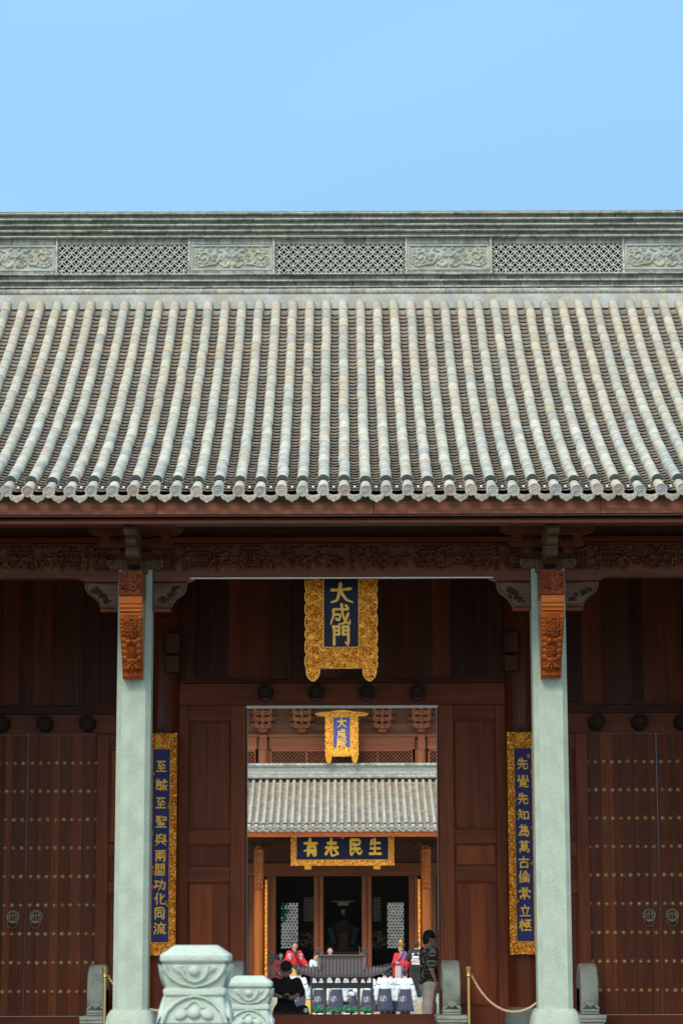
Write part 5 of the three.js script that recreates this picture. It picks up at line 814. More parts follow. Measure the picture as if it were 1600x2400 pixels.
  mk('ridge_bar', bb(-.56, .56, 1.245, 1.275, -.36, -.26, { c: .008 }), M.ironTile, roof); mk('ridge_wall', bb(-.54, .54, 1.14, 1.245, -.34, -.28), M.iron, roof); mk('spire', rod([.44, 1.27, -.31], [.43, 1.47, -.31], .008, 6, .003), M.brass, roof);
  mk('burner_bowl', lathe([[0, -.1], [.25, -.1], [.42, .05], [.44, .12], [.4, .12], [.38, .04], [0, 0]], 24).translate(0, -.55 + .12, -.31), M.iron, p);
}
{
  const pot = thing('potted_plant', 'x', 'potted plant');
  mk('pot', lathe([[0, .0], [.062, 0], [.085, .17], [.09, .18], [.08, .18], [.075, .16], [0, .16]], 18), M.pot, pot);
  for (let k = 0; k < 3; k++) { const g = []; for (let i = 0; i < 70; i++) { const d = V3(rr(-1, 1), rr(-.5, 1), rr(-1, 1)).normalize().multiplyScalar(rr(.03, .1)), q = new THREE.PlaneGeometry(.03, .06); g.push(at(q, d.x, .3 + d.y * .9, d.z, rr(-1, 1), rr(0, 6.3), rr(-1, 1))); } mk('foliage', g, M.leaf[k], pot); }
  const xs = [-.8, -.62, -.39, -.16, .106, .35, .595, .745], where = ['beside the left outer post', 'just left of the left inner post', 'just right of the left inner post', 'left of the middle', 'right of the middle', 'just left of the right inner post', 'just right of the right inner post', 'beside the right outer post'];
  xs.forEach((x, i) => { const o = i ? pot.clone() : pot; if (i) { o.name = numbered('potted_plant'); scene.add(o); } o.userData = { label: `white pot of green leaves, ${where[i]} of the iron shelter`, category: 'potted plant', group: 'white pots in a row under the incense shelter' }; o.position.set(x, -.55, -36.3 + rr(-.2, .2)); o.rotation.y = rr(0, 6); o.scale.setScalar(rr(.9, 1.05)); });
}

// ================================================================ people
const smin = (a, b, k) => { const h = Math.max(k - Math.abs(a - b), 0) / k; return Math.min(a, b) - h * h * k * .25; };
// bones [a, b, ra, rb, (flatten x, z)] joined smoothly and meshed
function blob(bones, cell, k = .03, cut) {
  const lo = V3(1e9, 1e9, 1e9), hi = V3(-1e9, -1e9, -1e9);
  for (const [a, b, ra, rb = ra] of bones) for (const [p, r] of [[a, ra], [b, rb]]) { lo.min(V3(p[0] - r, p[1] - r, p[2] - r)); hi.max(V3(p[0] + r, p[1] + r, p[2] + r)); }
  const c = lo.clone().add(hi).multiplyScalar(.5), size = Math.max(...hi.clone().sub(lo).toArray()) + 8 * cell, n = Math.min(170, Math.ceil(size / cell)), step = size / n, half = size / 2;
  const mc = new MarchingCubes(n, M.skin, false, false, 400000), F = new Float32Array(n * n * n).fill(1);
  for (const [a, b, ra, rb = ra] of bones) {
    const R = Math.max(ra, rb) + k + 2 * step, i0 = [0, 1, 2].map((q) => Math.max(0, Math.floor((Math.min(a[q], b[q]) - R - c.getComponent(q) + half) / step))), i1 = [0, 1, 2].map((q) => Math.min(n - 1, Math.ceil((Math.max(a[q], b[q]) + R - c.getComponent(q) + half) / step)));
    const d = [b[0] - a[0], b[1] - a[1], b[2] - a[2]], L = d[0] ** 2 + d[1] ** 2 + d[2] ** 2 || 1e-9;
    for (let z = i0[2]; z <= i1[2]; z++) for (let y = i0[1]; y <= i1[1]; y++) for (let x = i0[0]; x <= i1[0]; x++) {
      const px = c.x - half + x * step - a[0], py = c.y - half + y * step - a[1], pz = c.z - half + z * step - a[2], t = clamp((px * d[0] + py * d[1] + pz * d[2]) / L, 0, 1);
      const v = Math.hypot(px - t * d[0], py - t * d[1], pz - t * d[2]) - (ra + (rb - ra) * t), o = x + y * n + z * n * n; F[o] = F[o] === 1 ? v : smin(F[o], v, k);
    }
  }
  if (cut) for (let z = 0; z < n; z++) for (let y = 0; y < n; y++) for (let x = 0; x < n; x++) { const o = x + y * n + z * n * n; F[o] = Math.max(F[o], cut(c.x - half + x * step, c.y - half + y * step, c.z - half + z * step)); }
  for (let i = 0; i < F.length; i++) mc.field[i] = -F[i];
  mc.isolation = 0; mc.update();
  const cnt = mc.count, pos = mc.positionArray.slice(0, cnt * 3), nor = mc.normalArray.slice(0, cnt * 3), g = new THREE.BufferGeometry();
  g.setAttribute('position', new THREE.BufferAttribute(pos, 3)); g.setAttribute('normal', new THREE.BufferAttribute(nor, 3));
  g.scale(half, half, half); g.translate(c.x, c.y, c.z);
  // the addon's cells: a field index maps to (i - n/2) / (n/2)
  const P = g.attributes.position; g.computeVertexNormals(); const m = mergeVertices((g.deleteAttribute('normal'), g), 1e-5); m.computeVertexNormals(); void P; return metreUVSmooth(m);
}
function metreUVSmooth(g) { const p = g.attributes.position, uv = new Float32Array(p.count * 2); for (let i = 0; i < p.count; i++) { uv[2 * i] = p.getX(i) + p.getZ(i) * .7; uv[2 * i + 1] = p.getY(i); } g.setAttribute('uv', new THREE.BufferAttribute(uv, 2)); return g; }
const mix3 = (a, b, t) => [0, 1, 2].map((i) => lerp(a[i], b[i], t)), add3 = (a, b) => [0, 1, 2].map((i) => a[i] + b[i]);
const handBones = (curl) => {      // wrist at the origin, fingers along -y, palm facing -z, thumb towards +x
  const b = [[[0, .0, 0], [.008, -.05, 0], .022, .024], [[0, .0, 0], [-.014, -.05, 0], .021, .021]];
  [[.026, .072, .0085], [.009, .08, .009], [-.008, .075, .0085], [-.024, .06, .0075]].forEach(([x, l, r]) => { let p = [x * .9, -.066, 0], a = curl * .5; for (const s of [.45, .31, .24]) { const q = [p[0] + x * .12 * s, p[1] - Math.cos(a) * l * s, p[2] - Math.sin(a) * l * s]; b.push([p, q, r, r * .88]); p = q; a += curl * .8; } b.push([[x * .5, -.03, 0], [x * .9, -.066, 0], .014, r]); });
  b.push([[.016, -.018, -.004], [.04, -.048, -.014], .013, .0105], [[.04, -.048, -.014], [.044, -.078, -.026 - curl * .012], .0095, .008]); return b;
};
const handGeo = [.25, 1.15].map((c) => blob(handBones(c), .0042, .007));
function hand(wrist, towards, palm, left, curl = 0) {
  const y = V3(...towards).normalize().negate(), z = V3(...palm).negate(); z.addScaledVector(y, -z.dot(y)).normalize(); const x = y.clone().cross(z), m = new THREE.Matrix4().makeBasis(x, y, z);
  const g = handGeo[curl].clone(); if (left) { g.scale(-1, 1, 1); const i = g.index.array; for (let k = 0; k < i.length; k += 3) { const t = i[k]; i[k] = i[k + 1]; i[k + 1] = t; } g.computeVertexNormals(); } g.applyMatrix4(m); g.translate(...wrist); return g;
}
const headBones = () => [[[0, .035, -.012], [0, .035, .008], .082, .08], [[0, -.01, .02], [0, -.06, .048], .062, .036], [[0, -.085, .058], [0, -.082, .06], .024, .024], [[0, .0, .082], [0, -.028, .1], .009, .013], [[-.032, .018, .072], [.032, .018, .072], .016, .016], [[.04, -.025, .05], [.04, -.02, .05], .026], [[-.04, -.025, .05], [-.04, -.02, .05], .026], [[-.02, -.062, .088], [.02, -.062, .088], .0075], [[.082, .01, -.005], [.083, -.02, 0], .014, .011], [[-.082, .01, -.005], [-.083, -.02, 0], .014, .011], [[0, -.03, -.03], [0, -.13, -.03], .05, .052]];
const headGeo = blob(headBones(), .0055, .018), hairGeo = blob([[[0, .05, -.022], [0, .052, -.002], .092, .09], [[0, .0, -.045], [0, -.04, -.05], .07, .055]], .008, .03, (x, y, z) => Math.max(z - .03 - .5 * (y - .045), -(y + .075))), bunGeo = blob([[[0, .05, -.022], [0, .052, -.002], .092, .09], [[0, .0, -.045], [0, -.04, -.05], .07, .055], [[-.02, .07, -.11], [.02, .07, -.11], .045]], .009, .03, (x, y, z) => Math.max(z - .03 - .5 * (y - .045), -(y + .075)));
function facial(p, m) { const e = []; for (const s of [-1, 1]) e.push(at(ball(.0095, s * .032, .008, .083, [1.35, .55, .6], 8), 0, 0, 0), rod([s * .02, .03, .088], [s * .047, .031, .08], .0042, 5)); const g = mk('eyes', e, M.hair, p); g.applyMatrix4(m); const l = mk('lips', rod([-.018, -.06, .0945], [.018, -.06, .0945], .0055, 6), std(.38, .12, .1), p); l.applyMatrix4(m); }
// joints of a figure of height H, facing +z; arms given as elbow and wrist for each side (x > 0 is its left)
function figure(p, H, o) {
  const J = { hip: [0, .52 * H, 0], chest: [0, .72 * H, o.lean ?? 0], neck: [0, .845 * H, (o.lean ?? 0) * 1.3], head: [0, .925 * H, (o.lean ?? 0) * 1.4 + .01] }, sh = .105 * H, k = H / 1.7, b = [], skin = o.skin ?? M.skin;
  const S = (s) => [s * sh, .81 * H, J.chest[2]], elbow = (s) => o.arms[s < 0 ? 0 : 1][0], wrist = (s) => o.arms[s < 0 ? 0 : 1][1];
  b.push([J.hip, J.chest, .115 * k, .12 * k], [[-.05 * k, .5 * H, 0], [.05 * k, .5 * H, 0], .105 * k], [[-.06 * k, .75 * H, J.chest[2]], [.06 * k, .75 * H, J.chest[2]], .1 * k], [J.chest, J.neck, .1 * k, .055 * k], [J.neck, add3(J.head, [0, -.05 * k, -.02 * k]), .052 * k, .05 * k], [[-sh * .8, .805 * H, J.chest[2]], [sh * .8, .805 * H, J.chest[2]], .055 * k]);
  for (const s of [-1, 1]) { b.push([S(s), elbow(s), .05 * k, .038 * k], [elbow(s), wrist(s), .039 * k, .026 * k]);
    const foot = o.legs?.[s < 0 ? 0 : 1], kn = foot ? foot[0] : [s * .07 * k, .285 * H, .01], an = foot ? foot[1] : [s * .08 * k, .045 * H, -.01]; b.push([[s * .065 * k, .5 * H, 0], kn, .085 * k, .056 * k], [kn, an, .056 * k, .036 * k], [an, add3(an, [s * .01, -.03 * k, .13 * k]), .034 * k, .026 * k]); }
  const hm = new THREE.Matrix4().compose(V3(...J.head), new THREE.Quaternion().setFromEuler(new THREE.Euler(o.nod ?? 0, o.look ?? 0, o.tilt ?? 0, 'YXZ')), V3(k, k, k)), g = [headGeo.clone().applyMatrix4(hm)];
  const dir = (s) => { const e = elbow(s), w = wrist(s); return [w[0] - e[0], w[1] - e[1], w[2] - e[2]]; };
  for (const s of [-1, 1]) { const d = o.hands?.[s < 0 ? 0 : 1] ?? {}; g.push(hand(wrist(s), d.to ?? dir(s), d.palm ?? [-s, 0, 0], s > 0, d.curl ?? 0)); }
  mk('body', [blob(b, o.cell ?? .02, .05 * k), ...g].map((q) => q.toNonIndexed()), skin, p);
  const hair = mk('hair', (o.bun ? bunGeo : hairGeo).clone(), M.hair, p); hair.applyMatrix4(hm); if (o.face) facial(p, hm);
  return { J, S, elbow, wrist, k, hm, sh };
}
const wear = (p, name, bones, mat, cell = .018, k = .05, cut) => mk(name, blob(bones, cell, k, cut), mat, p);
const ringAt = (a, b, t, r, th = .008, w = .02) => { const d = V3(...b).sub(V3(...a)).normalize(), g = new THREE.CylinderGeometry(r, r, w, 18, 1, true), q = new THREE.Quaternion().setFromUnitVectors(V3(0, 1, 0), d), g2 = new THREE.CylinderGeometry(r - th, r - th, w, 18, 1, true); const G = mergeGeometries([clean(g), clean(g2)]); G.applyQuaternion(q); G.translate(...mix3(a, b, t)); return G; };
function pleated(y0, y1, r0, r1, n, amp, flatZ = .8) { const rings = []; for (let j = 0; j <= 8; j++) { const t = j / 8, r = lerp(r0, r1, t ** .85); rings.push(Array.from({ length: n * 4 }, (_, i) => { const a = -i / (n * 4) * 2 * PI, q = 1 + amp * t * Math.sin(a * n + Math.sin(a * 3) * .6) + amp * .5 * t * Math.sin(a * 5 + 1); return [Math.cos(a) * r * q, lerp(y0, y1, t), Math.sin(a) * r * q * lerp(flatZ, .92, t)]; })); } const g = loft(rings, true, true), u = g.attributes.uv; void u; return g; }

const skirtTex = (() => { const c = document.createElement('canvas'); c.width = c.height = 512; const x = c.getContext('2d'); x.fillStyle = '#3b3b4a'; x.fillRect(0, 0, 512, 512);
  for (let i = 0; i < 90; i++) { x.fillStyle = `rgba(${i % 2 ? 50 : 95},${i % 2 ? 50 : 96},${i % 2 ? 68 : 118},.25)`; x.fillRect(rnd() * 512, 0, rr(1, 5), 512); }
  const spray = (cx, cy, s) => { x.strokeStyle = '#c9c7cd'; x.lineWidth = 2; for (let i = 0; i < 5; i++) { x.beginPath(); x.moveTo(cx, cy + 40 * s); x.quadraticCurveTo(cx + rr(-10, 10), cy, cx + rr(-22, 22) * s, cy - rr(10, 60) * s); x.stroke(); } for (let i = 0; i < 26; i++) { x.fillStyle = pick(['#f0eef0', '#e4dfe4', '#d8c8cc']); x.beginPath(); x.ellipse(cx + rr(-22, 22) * s, cy + rr(-60, 30) * s, rr(2.5, 6), rr(2, 4), rr(0, 3), 0, 7); x.fill(); } };
  for (const px of [60, 110, 330, 385]) spray(px, 300 + rr(-20, 20), 1.3);
  const t = new THREE.CanvasTexture(c); t.colorSpace = THREE.SRGBColorSpace; t.flipY = true; t.wrapS = THREE.RepeatWrapping; return t; })();
M.skirt = new THREE.MeshStandardMaterial({ map: skirtTex, roughness: .9 });
function hanfuGirl(label, pos, turn, H, pose) {
  const p = thing('person', label, 'person', pos, turn, undefined), k = H / 1.6, behind = pose === 1;
  const arms = behind ? [[[-.25 * k, .66 * H, -.03], [-.07 * k, .55 * H, -.15 * k]], [[.25 * k, .66 * H, -.03], [.07 * k, .55 * H, -.15 * k]]] : [[[-.235 * k, .65 * H, -.02], [-.3 * k, .49 * H, .05]], [[.235 * k, .65 * H, -.02], [.3 * k, .49 * H, .05]]];
  const f = figure(p, H, { arms, bun: true, cell: .024, skin: M.skinPale, look: rr(-.25, .25), nod: .1 }), top = [[[0, .67 * H, 0], [0, .76 * H, 0], .125 * k, .13 * k], [[-.06 * k, .68 * H, 0], [.06 * k, .68 * H, 0], .105 * k], [[-.075 * k, .755 * H, 0], [.075 * k, .755 * H, 0], .105 * k], [[0, .78 * H, 0], [0, .855 * H, -.005], .1 * k, .06 * k]];
  for (const s of [-1, 1]) { const e = arms[s < 0 ? 0 : 1][0], w = arms[s < 0 ? 0 : 1][1]; top.push([f.S(s), e, .066 * k, .072 * k], [e, w, .072 * k, .082 * k]); if (!behind) top.push([mix3(e, w, .5), add3(w, [s * -.02 * k, -.09 * k, -.02]), .06 * k, .07 * k]); }
  wear(p, 'white_top', top, M.white, .02, .05 * k, (x, y) => .645 * H - y - (Math.abs(x) > .19 * k || behind ? 1 : 0));
  const bands = []; for (const s of [-1, 1]) { const e = arms[s < 0 ? 0 : 1][0], w = arms[s < 0 ? 0 : 1][1]; bands.push(ringAt(f.S(s), e, .6, .079 * k), ringAt(e, w, .92, .098 * k)); } bands.push(ringAt([0, .6 * H, 0], [0, .72 * H, 0], .55, .001)); mk('sleeve_bands', bands, M.black, p);
  mk('waistband', loft([[.625, .15], [.668, .145]].map(([y, r]) => Array.from({ length: 28 }, (_, i) => { const a = -i / 28 * 2 * PI; return [Math.cos(a) * r * k * 1.12, y * H, Math.sin(a) * r * k * .98]; }))), M.white, p);
  mk('skirt', pleated(.64 * H, .2 * H, .145 * k, .275 * k, 14, .085), M.skirt, p); mk('trousers', [rod([-.08 * k, .2 * H, 0], [-.08 * k, .045 * H, 0], .075 * k, 12, .085 * k), rod([.08 * k, .2 * H, 0], [.08 * k, .045 * H, 0], .075 * k, 12, .085 * k)], M.charcoal, p);
  mk('shoes', [ball(.05 * k, -.08 * k, .03, .05, [.9, .7, 2.2]), ball(.05 * k, .08 * k, .03, .05, [.9, .7, 2.2])], M.white, p); return p;
}
const GY = -.75, GZ = -41.3;
hanfuGirl('person in white top and navy skirt, directly right of the seated person in black', [-1.32, GY, GZ], PI - .25, 1.56, 0);
hanfuGirl('person in white robe, mostly hidden above the shoulder of the seated person in black', [-1.62, GY, GZ - .7], PI + .1, 1.6, 0);
hanfuGirl('person in navy skirt seen through the left bay of the iron shelter\'s posts', [-.7, GY, GZ], PI + .1, 1.52, 0);
hanfuGirl('person in navy skirt in the shelter\'s middle bay, nearer its left inner post', [-.2, GY, GZ + .2], PI - .08, 1.54, 0);
hanfuGirl('person in navy skirt with white sleeves folded behind the back, behind the iron shelter', [.22, GY, GZ - .1], PI + .12, 1.52, 1);
hanfuGirl('person in navy skirt seen through the right bay of the iron shelter\'s posts', [.78, GY, GZ], PI + .05, 1.5, 0);
hanfuGirl('person in white top and navy skirt standing just right of the iron shelter', [1.27, GY, GZ], PI + .15, 1.55, 0);
hanfuGirl('person in white, half hidden behind the robed person just right of the shelter', [1.47, GY, GZ - .8], PI - .2, 1.52, 0);
hanfuGirl('person in white top and navy skirt, rightmost of the row, below the crowned person', [1.88, GY, GZ], PI - .05, 1.53, 0);
{
  // man in crimson robe at the left
  const H = 1.72, p = thing('person', 'person in crimson robe with dark collar and white shoulder roundels, on the hall terrace', 'person', [-1.53, -.09, -44.6], .32), arms = [[[-.25, 1.12, .04], [-.24, .98, .2]], [[.25, 1.12, .05], [.3, 1.03, .26]]];
  const f = figure(p, H, { arms, face: true, cell: .02, look: .25, hands: [{ curl: 1 }, { curl: 1, palm: [0, -1, 0] }] });
  const top = [[[0, .9, 0], [0, 1.25, 0], .17, .155], [[-.08, 1.3, 0], [.08, 1.3, 0], .125], [[0, 1.35, 0], [0, 1.45, -.02], .1, .065]]; for (const s of [0, 1]) top.push([f.S(s ? 1 : -1), arms[s][0], .08, .095], [arms[s][0], mix3(...arms[s], .8), .095, .1]); wear(p, 'robe_top', top, M.red, .018, .06);
  mk('robe_skirt', pleated(.98, .04, .2, .3, 10, .04), M.red, p); mk('collar', [tube([[-.075, 1.47, .02], [-.03, 1.38, .13], [.02, 1.25, .175], [.1, 1.08, .2]], .028, 20, 6), tube([[.075, 1.47, .02], [.04, 1.4, .12], [0, 1.34, .155]], .026, 14, 6)], M.black, p);
  const ro = []; for (const s of [-1, 1]) for (let i = 0; i < 9; i++) { const a = i * .7, d = i ? .055 : 0; ro.push(at(new THREE.TorusGeometry(.024, .009, 5, 9), s * .19 + Math.cos(a) * d * .8, 1.28 + Math.sin(a) * d * 1.3, .115 - Math.abs(Math.cos(a)) * .01, -.1, s * .55, 0)); } mk('shoulder_roundels', ro, M.white, p);
  mk('boots', [ball(.06, -.09, .03, .1, [1, .7, 2]), ball(.06, .09, .03, .1, [1, .7, 2])], M.black, p);
}
{
  // drum with a yellow cloth in front of him
  const p = thing('draped_stand', 'stand draped with yellow cloth in front of the person in crimson', 'draped stand', [-1.6, -.09, -44.15]);
  mk('leg', [rod([-.12, 0, 0], [0, .7, 0], .015), rod([.12, 0, .05], [0, .7, 0], .015), rod([0, 0, -.14], [0, .7, 0], .015)], M.iron, p); mk('cloth', (() => { const rings = []; for (let j = 0; j <= 5; j++) { const t = j / 5; rings.push(Array.from({ length: 40 }, (_, i) => { const a = -i / 40 * 2 * PI, r = lerp(.08, .24, t) * (1 + .1 * t * Math.sin(a * 9)); return [Math.cos(a) * r, lerp(1.0, .55, t), Math.sin(a) * r]; })); } return loft(rings); })(), M.yellow, p);
  const q = thing('yellow_cloth', 'yellow cloth with dark hem hanging beside the left outer post of the incense shelter', 'cloth', [-1.02, -.75, -40.6]); mk('cloth', at(new THREE.BoxGeometry(.22, .5, .02, 6, 4, 1), 0, .42, 0, 0, 0, -.08), M.yellow, q); mk('hem', at(new THREE.BoxGeometry(.22, .04, .024), 0.02, .15, 0, 0, 0, -.08), M.black, q); mk('pole', [rod([-.1, 0, 0], [-.11, .75, 0], .01), rod([.12, 0, 0], [.11, .7, 0], .01), rod([-.11, .68, 0], [.11, .68, 0], .01)], M.iron, q);
}
{
  const mkSmall = (label, pos, turn, H, mat, col, o = {}) => { const p = thing('person', label, 'person', pos, turn), k = H / 1.7, arms = o.arms ?? [[[-.22 * k, .64 * H, 0], [-.14 * k, .56 * H, .16 * k]], [[.22 * k, .64 * H, 0], [.14 * k, .56 * H, .16 * k]]], f = figure(p, H, { arms, face: true, cell: .024, look: o.look ?? 0, nod: o.nod ?? 0, bun: o.bun, skin: o.skin ?? M.skinPale });
    const top = [[[0, .56 * H, 0], [0, .74 * H, 0], .15 * k, .145 * k], [[-.08 * k, .76 * H, 0], [.08 * k, .76 * H, 0], .125 * k], [[0, .79 * H, 0], [0, .85 * H, -.01], .09 * k, .06 * k]]; for (const s of [0, 1]) top.push([f.S(s ? 1 : -1), arms[s][0], .08 * k, .09 * k], [arms[s][0], mix3(...arms[s], .85), .085 * k, .09 * k]); wear(p, 'robe_top', top, mat, .022); mk('robe_skirt', pleated(.62 * H, .03 * H, .16 * k, .28 * k, 12, .04), o.skirt ?? mat, p); mk('collar', [tube([[-.06 * k, .865 * H, .02], [0, .78 * H, .12 * k], [.07 * k, .66 * H, .15 * k]], .022, 16, 6), tube([[.06 * k, .865 * H, .02], [0.01, .79 * H, .11 * k]], .02, 10, 6)], col, p); return p; };
  mkSmall('person with dark fringe whose face shows just above the iron shelter\'s ridge', [-.4, -.09, -44.4], .1, 1.55, M.white, M.sash, { bun: true });
  mkSmall('person in white robe with dark collar, beside the shelter\'s left dragon finial', [-.85, -.09, -44.2], .5, 1.38, M.white, M.black, { look: .3, nod: .25, skirt: M.navy });
  mkSmall('dim person in dark red clothes in the shade behind the person in crimson', [-1.98, -.09, -45.7], .2, 1.38, std(.14, .012, .025, { roughness: .9 }), M.black, { skin: std(.2, .14, .11) });
}
{
  // crowned man in scarlet
  const H = 1.62, p = thing('person', 'person in scarlet robe with gold crown and blue sash on the hall terrace', 'person', [1.84, -.09, -44.2], -.45), arms = [[[-.21, 1.02, .06], [-.05, 1.06, .24]], [[.21, 1.02, .06], [.05, 1.06, .24]]];
  const f = figure(p, H, { arms, face: true, cell: .02, look: -.3, nod: .12, hands: [{ curl: 1 }, { curl: 1 }] }), top = [[[0, .86, 0], [0, 1.18, 0], .15, .14], [[-.07, 1.22, 0], [.07, 1.22, 0], .12], [[0, 1.27, 0], [0, 1.37, -.02], .1, .065]]; for (const s of [0, 1]) top.push([f.S(s ? 1 : -1), arms[s][0], .075, .085], [arms[s][0], mix3(...arms[s], .75), .085, .085], [arms[s][0], add3(mix3(...arms[s], .4), [0, -.4, -.02]), .075, .06]); wear(p, 'robe_top', top, M.scarlet, .018, .06);
  mk('robe_skirt', pleated(.92, .03, .165, .24, 10, .04), M.scarlet, p); mk('front_panel', [bb(-.09, .09, .35, .98, .2, .245)], M.white, p); mk('panel_stripes', [bb(-.045, -.02, .36, .97, .24, .252), bb(.03, .055, .36, .97, .24, .252)], M.red, p);
  mk('sash', [tube([[.1, 1.4, .06], [.02, 1.22, .18], [-.1, 1.1, .2]], .032, 20, 6), tube([[.12, 1.42, -.02], [.16, 1.25, .12], [.15, 1.0, .22], [.17, .6, .27]], .035, 24, 6)], M.sash, p);
  const cr = mk('crown', [lathe([[.085, 0], [.09, .03], [.08, .06], [.088, .1], [.07, .16], [.03, .19], [0, .195], [0, .18], [.06, .15], [.075, .1], [.07, 0]], 20), bb(-.1, .1, .06, .075, -.1, .1), at(new THREE.TorusGeometry(.09, .012, 6, 20).rotateX(PI / 2), 0, .02, 0), ball(.02, 0, .2, 0)], std(.5, .3, .08, { metalness: .6, roughness: .4, map: T.gilt }), p); cr.scale.y = 1.3; cr.position.set(...add3(f.J.head, [0, .06, 0])); cr.rotation.set(.12, -.3, 0);
}
{
  // man in charcoal tee from behind
  const H = 1.75, p = thing('person', 'person in charcoal tee with white back print, beside the crowned person', 'person', [2.31, -.09, -44.0], PI - .1), arms = [[[-.27, 1.12, .02], [-.25, .92, .16]], [[.28, 1.16, .04], [.36, 1.26, .18]]];
  const f = figure(p, H, { arms, cell: .02 }), top = [[[0, .92, 0], [0, 1.28, 0], .15, .155], [[-.06, .95, 0], [.06, .95, 0], .14], [[-.09, 1.33, 0], [.09, 1.33, 0], .13], [[0, 1.38, 0], [0, 1.47, -.01], .1, .066]]; for (const s of [0, 1]) top.push([f.S(s ? 1 : -1), mix3(f.S(s ? 1 : -1), arms[s][0], .95), .08, .085]); wear(p, 'tee', top, M.charcoal, .018, .06, (x, y) => .86 - y);
  const pr = []; for (let i = 0; i < 4; i++) pr.push(at(bx(.26, .075, .012, 0, 0, 0, { c: .004 }), rr(-.02, .02), 1.34 - i * .095, -.155 + (i === 0 ? .02 : 0) - (i > 0 ? .008 : 0), .06, 0, rr(-.08, .08))); mk('back_print', pr, M.white, p); mk('print_lines', [at(bx(.2, .014, .006, 0, 0, 0, { c: 0 }), .01, 1.15, -.172), at(bx(.22, .012, .006, 0, 0, 0, { c: 0 }), -.01, 1.07, -.17)], M.seal, p);
  const leg = []; for (const s of [-1, 1]) leg.push([[s * .07, .9, 0], [s * .085, .5, .01], .115, .095], [[s * .085, .5, .01], [s * .09, .1, -.01], .095, .08]); leg.push([[-.06, .9, 0], [.06, .9, 0], .13]); wear(p, 'trousers', leg, M.charcoal, .018); mk('shoes', [ball(.055, -.09, .035, .06, [.9, .7, 2.2]), ball(.055, .09, .035, .06, [.9, .7, 2.2])], M.black, p);
}
{
  // camera on a tripod
  const p = thing('camera_tripod', 'video camera on a dark tripod beside the left orange column of the far hall', 'camera tripod', [-2.24, -.09, -44.3]);
  for (let i = 0; i < 3; i++) { const a = i * 2.094 + .5; mk('leg', rod([Math.cos(a) * .05, .95, Math.sin(a) * .05], [Math.cos(a) * .36, 0, Math.sin(a) * .36], .02, 8, .016), M.iron, p); } mk('centre_column', rod([0, .6, 0], [0, 1.08, 0], .02), M.iron, p); mk('head', [bb(-.06, .06, 1.05, 1.12, -.06, .06), rod([-.02, 1.08, .03], [-.3, .98, .12], .01)], M.black, p); mk('camera_body', [bb(-.11, .11, 1.13, 1.32, -.09, .09, { c: .012 }), rod([0, 1.22, .08], [0, 1.22, -.26], .05, 14), bb(-.05, .13, 1.32, 1.37, -.03, .03), bb(.11, .2, 1.2, 1.34, .0, .02)], M.black, p);
}
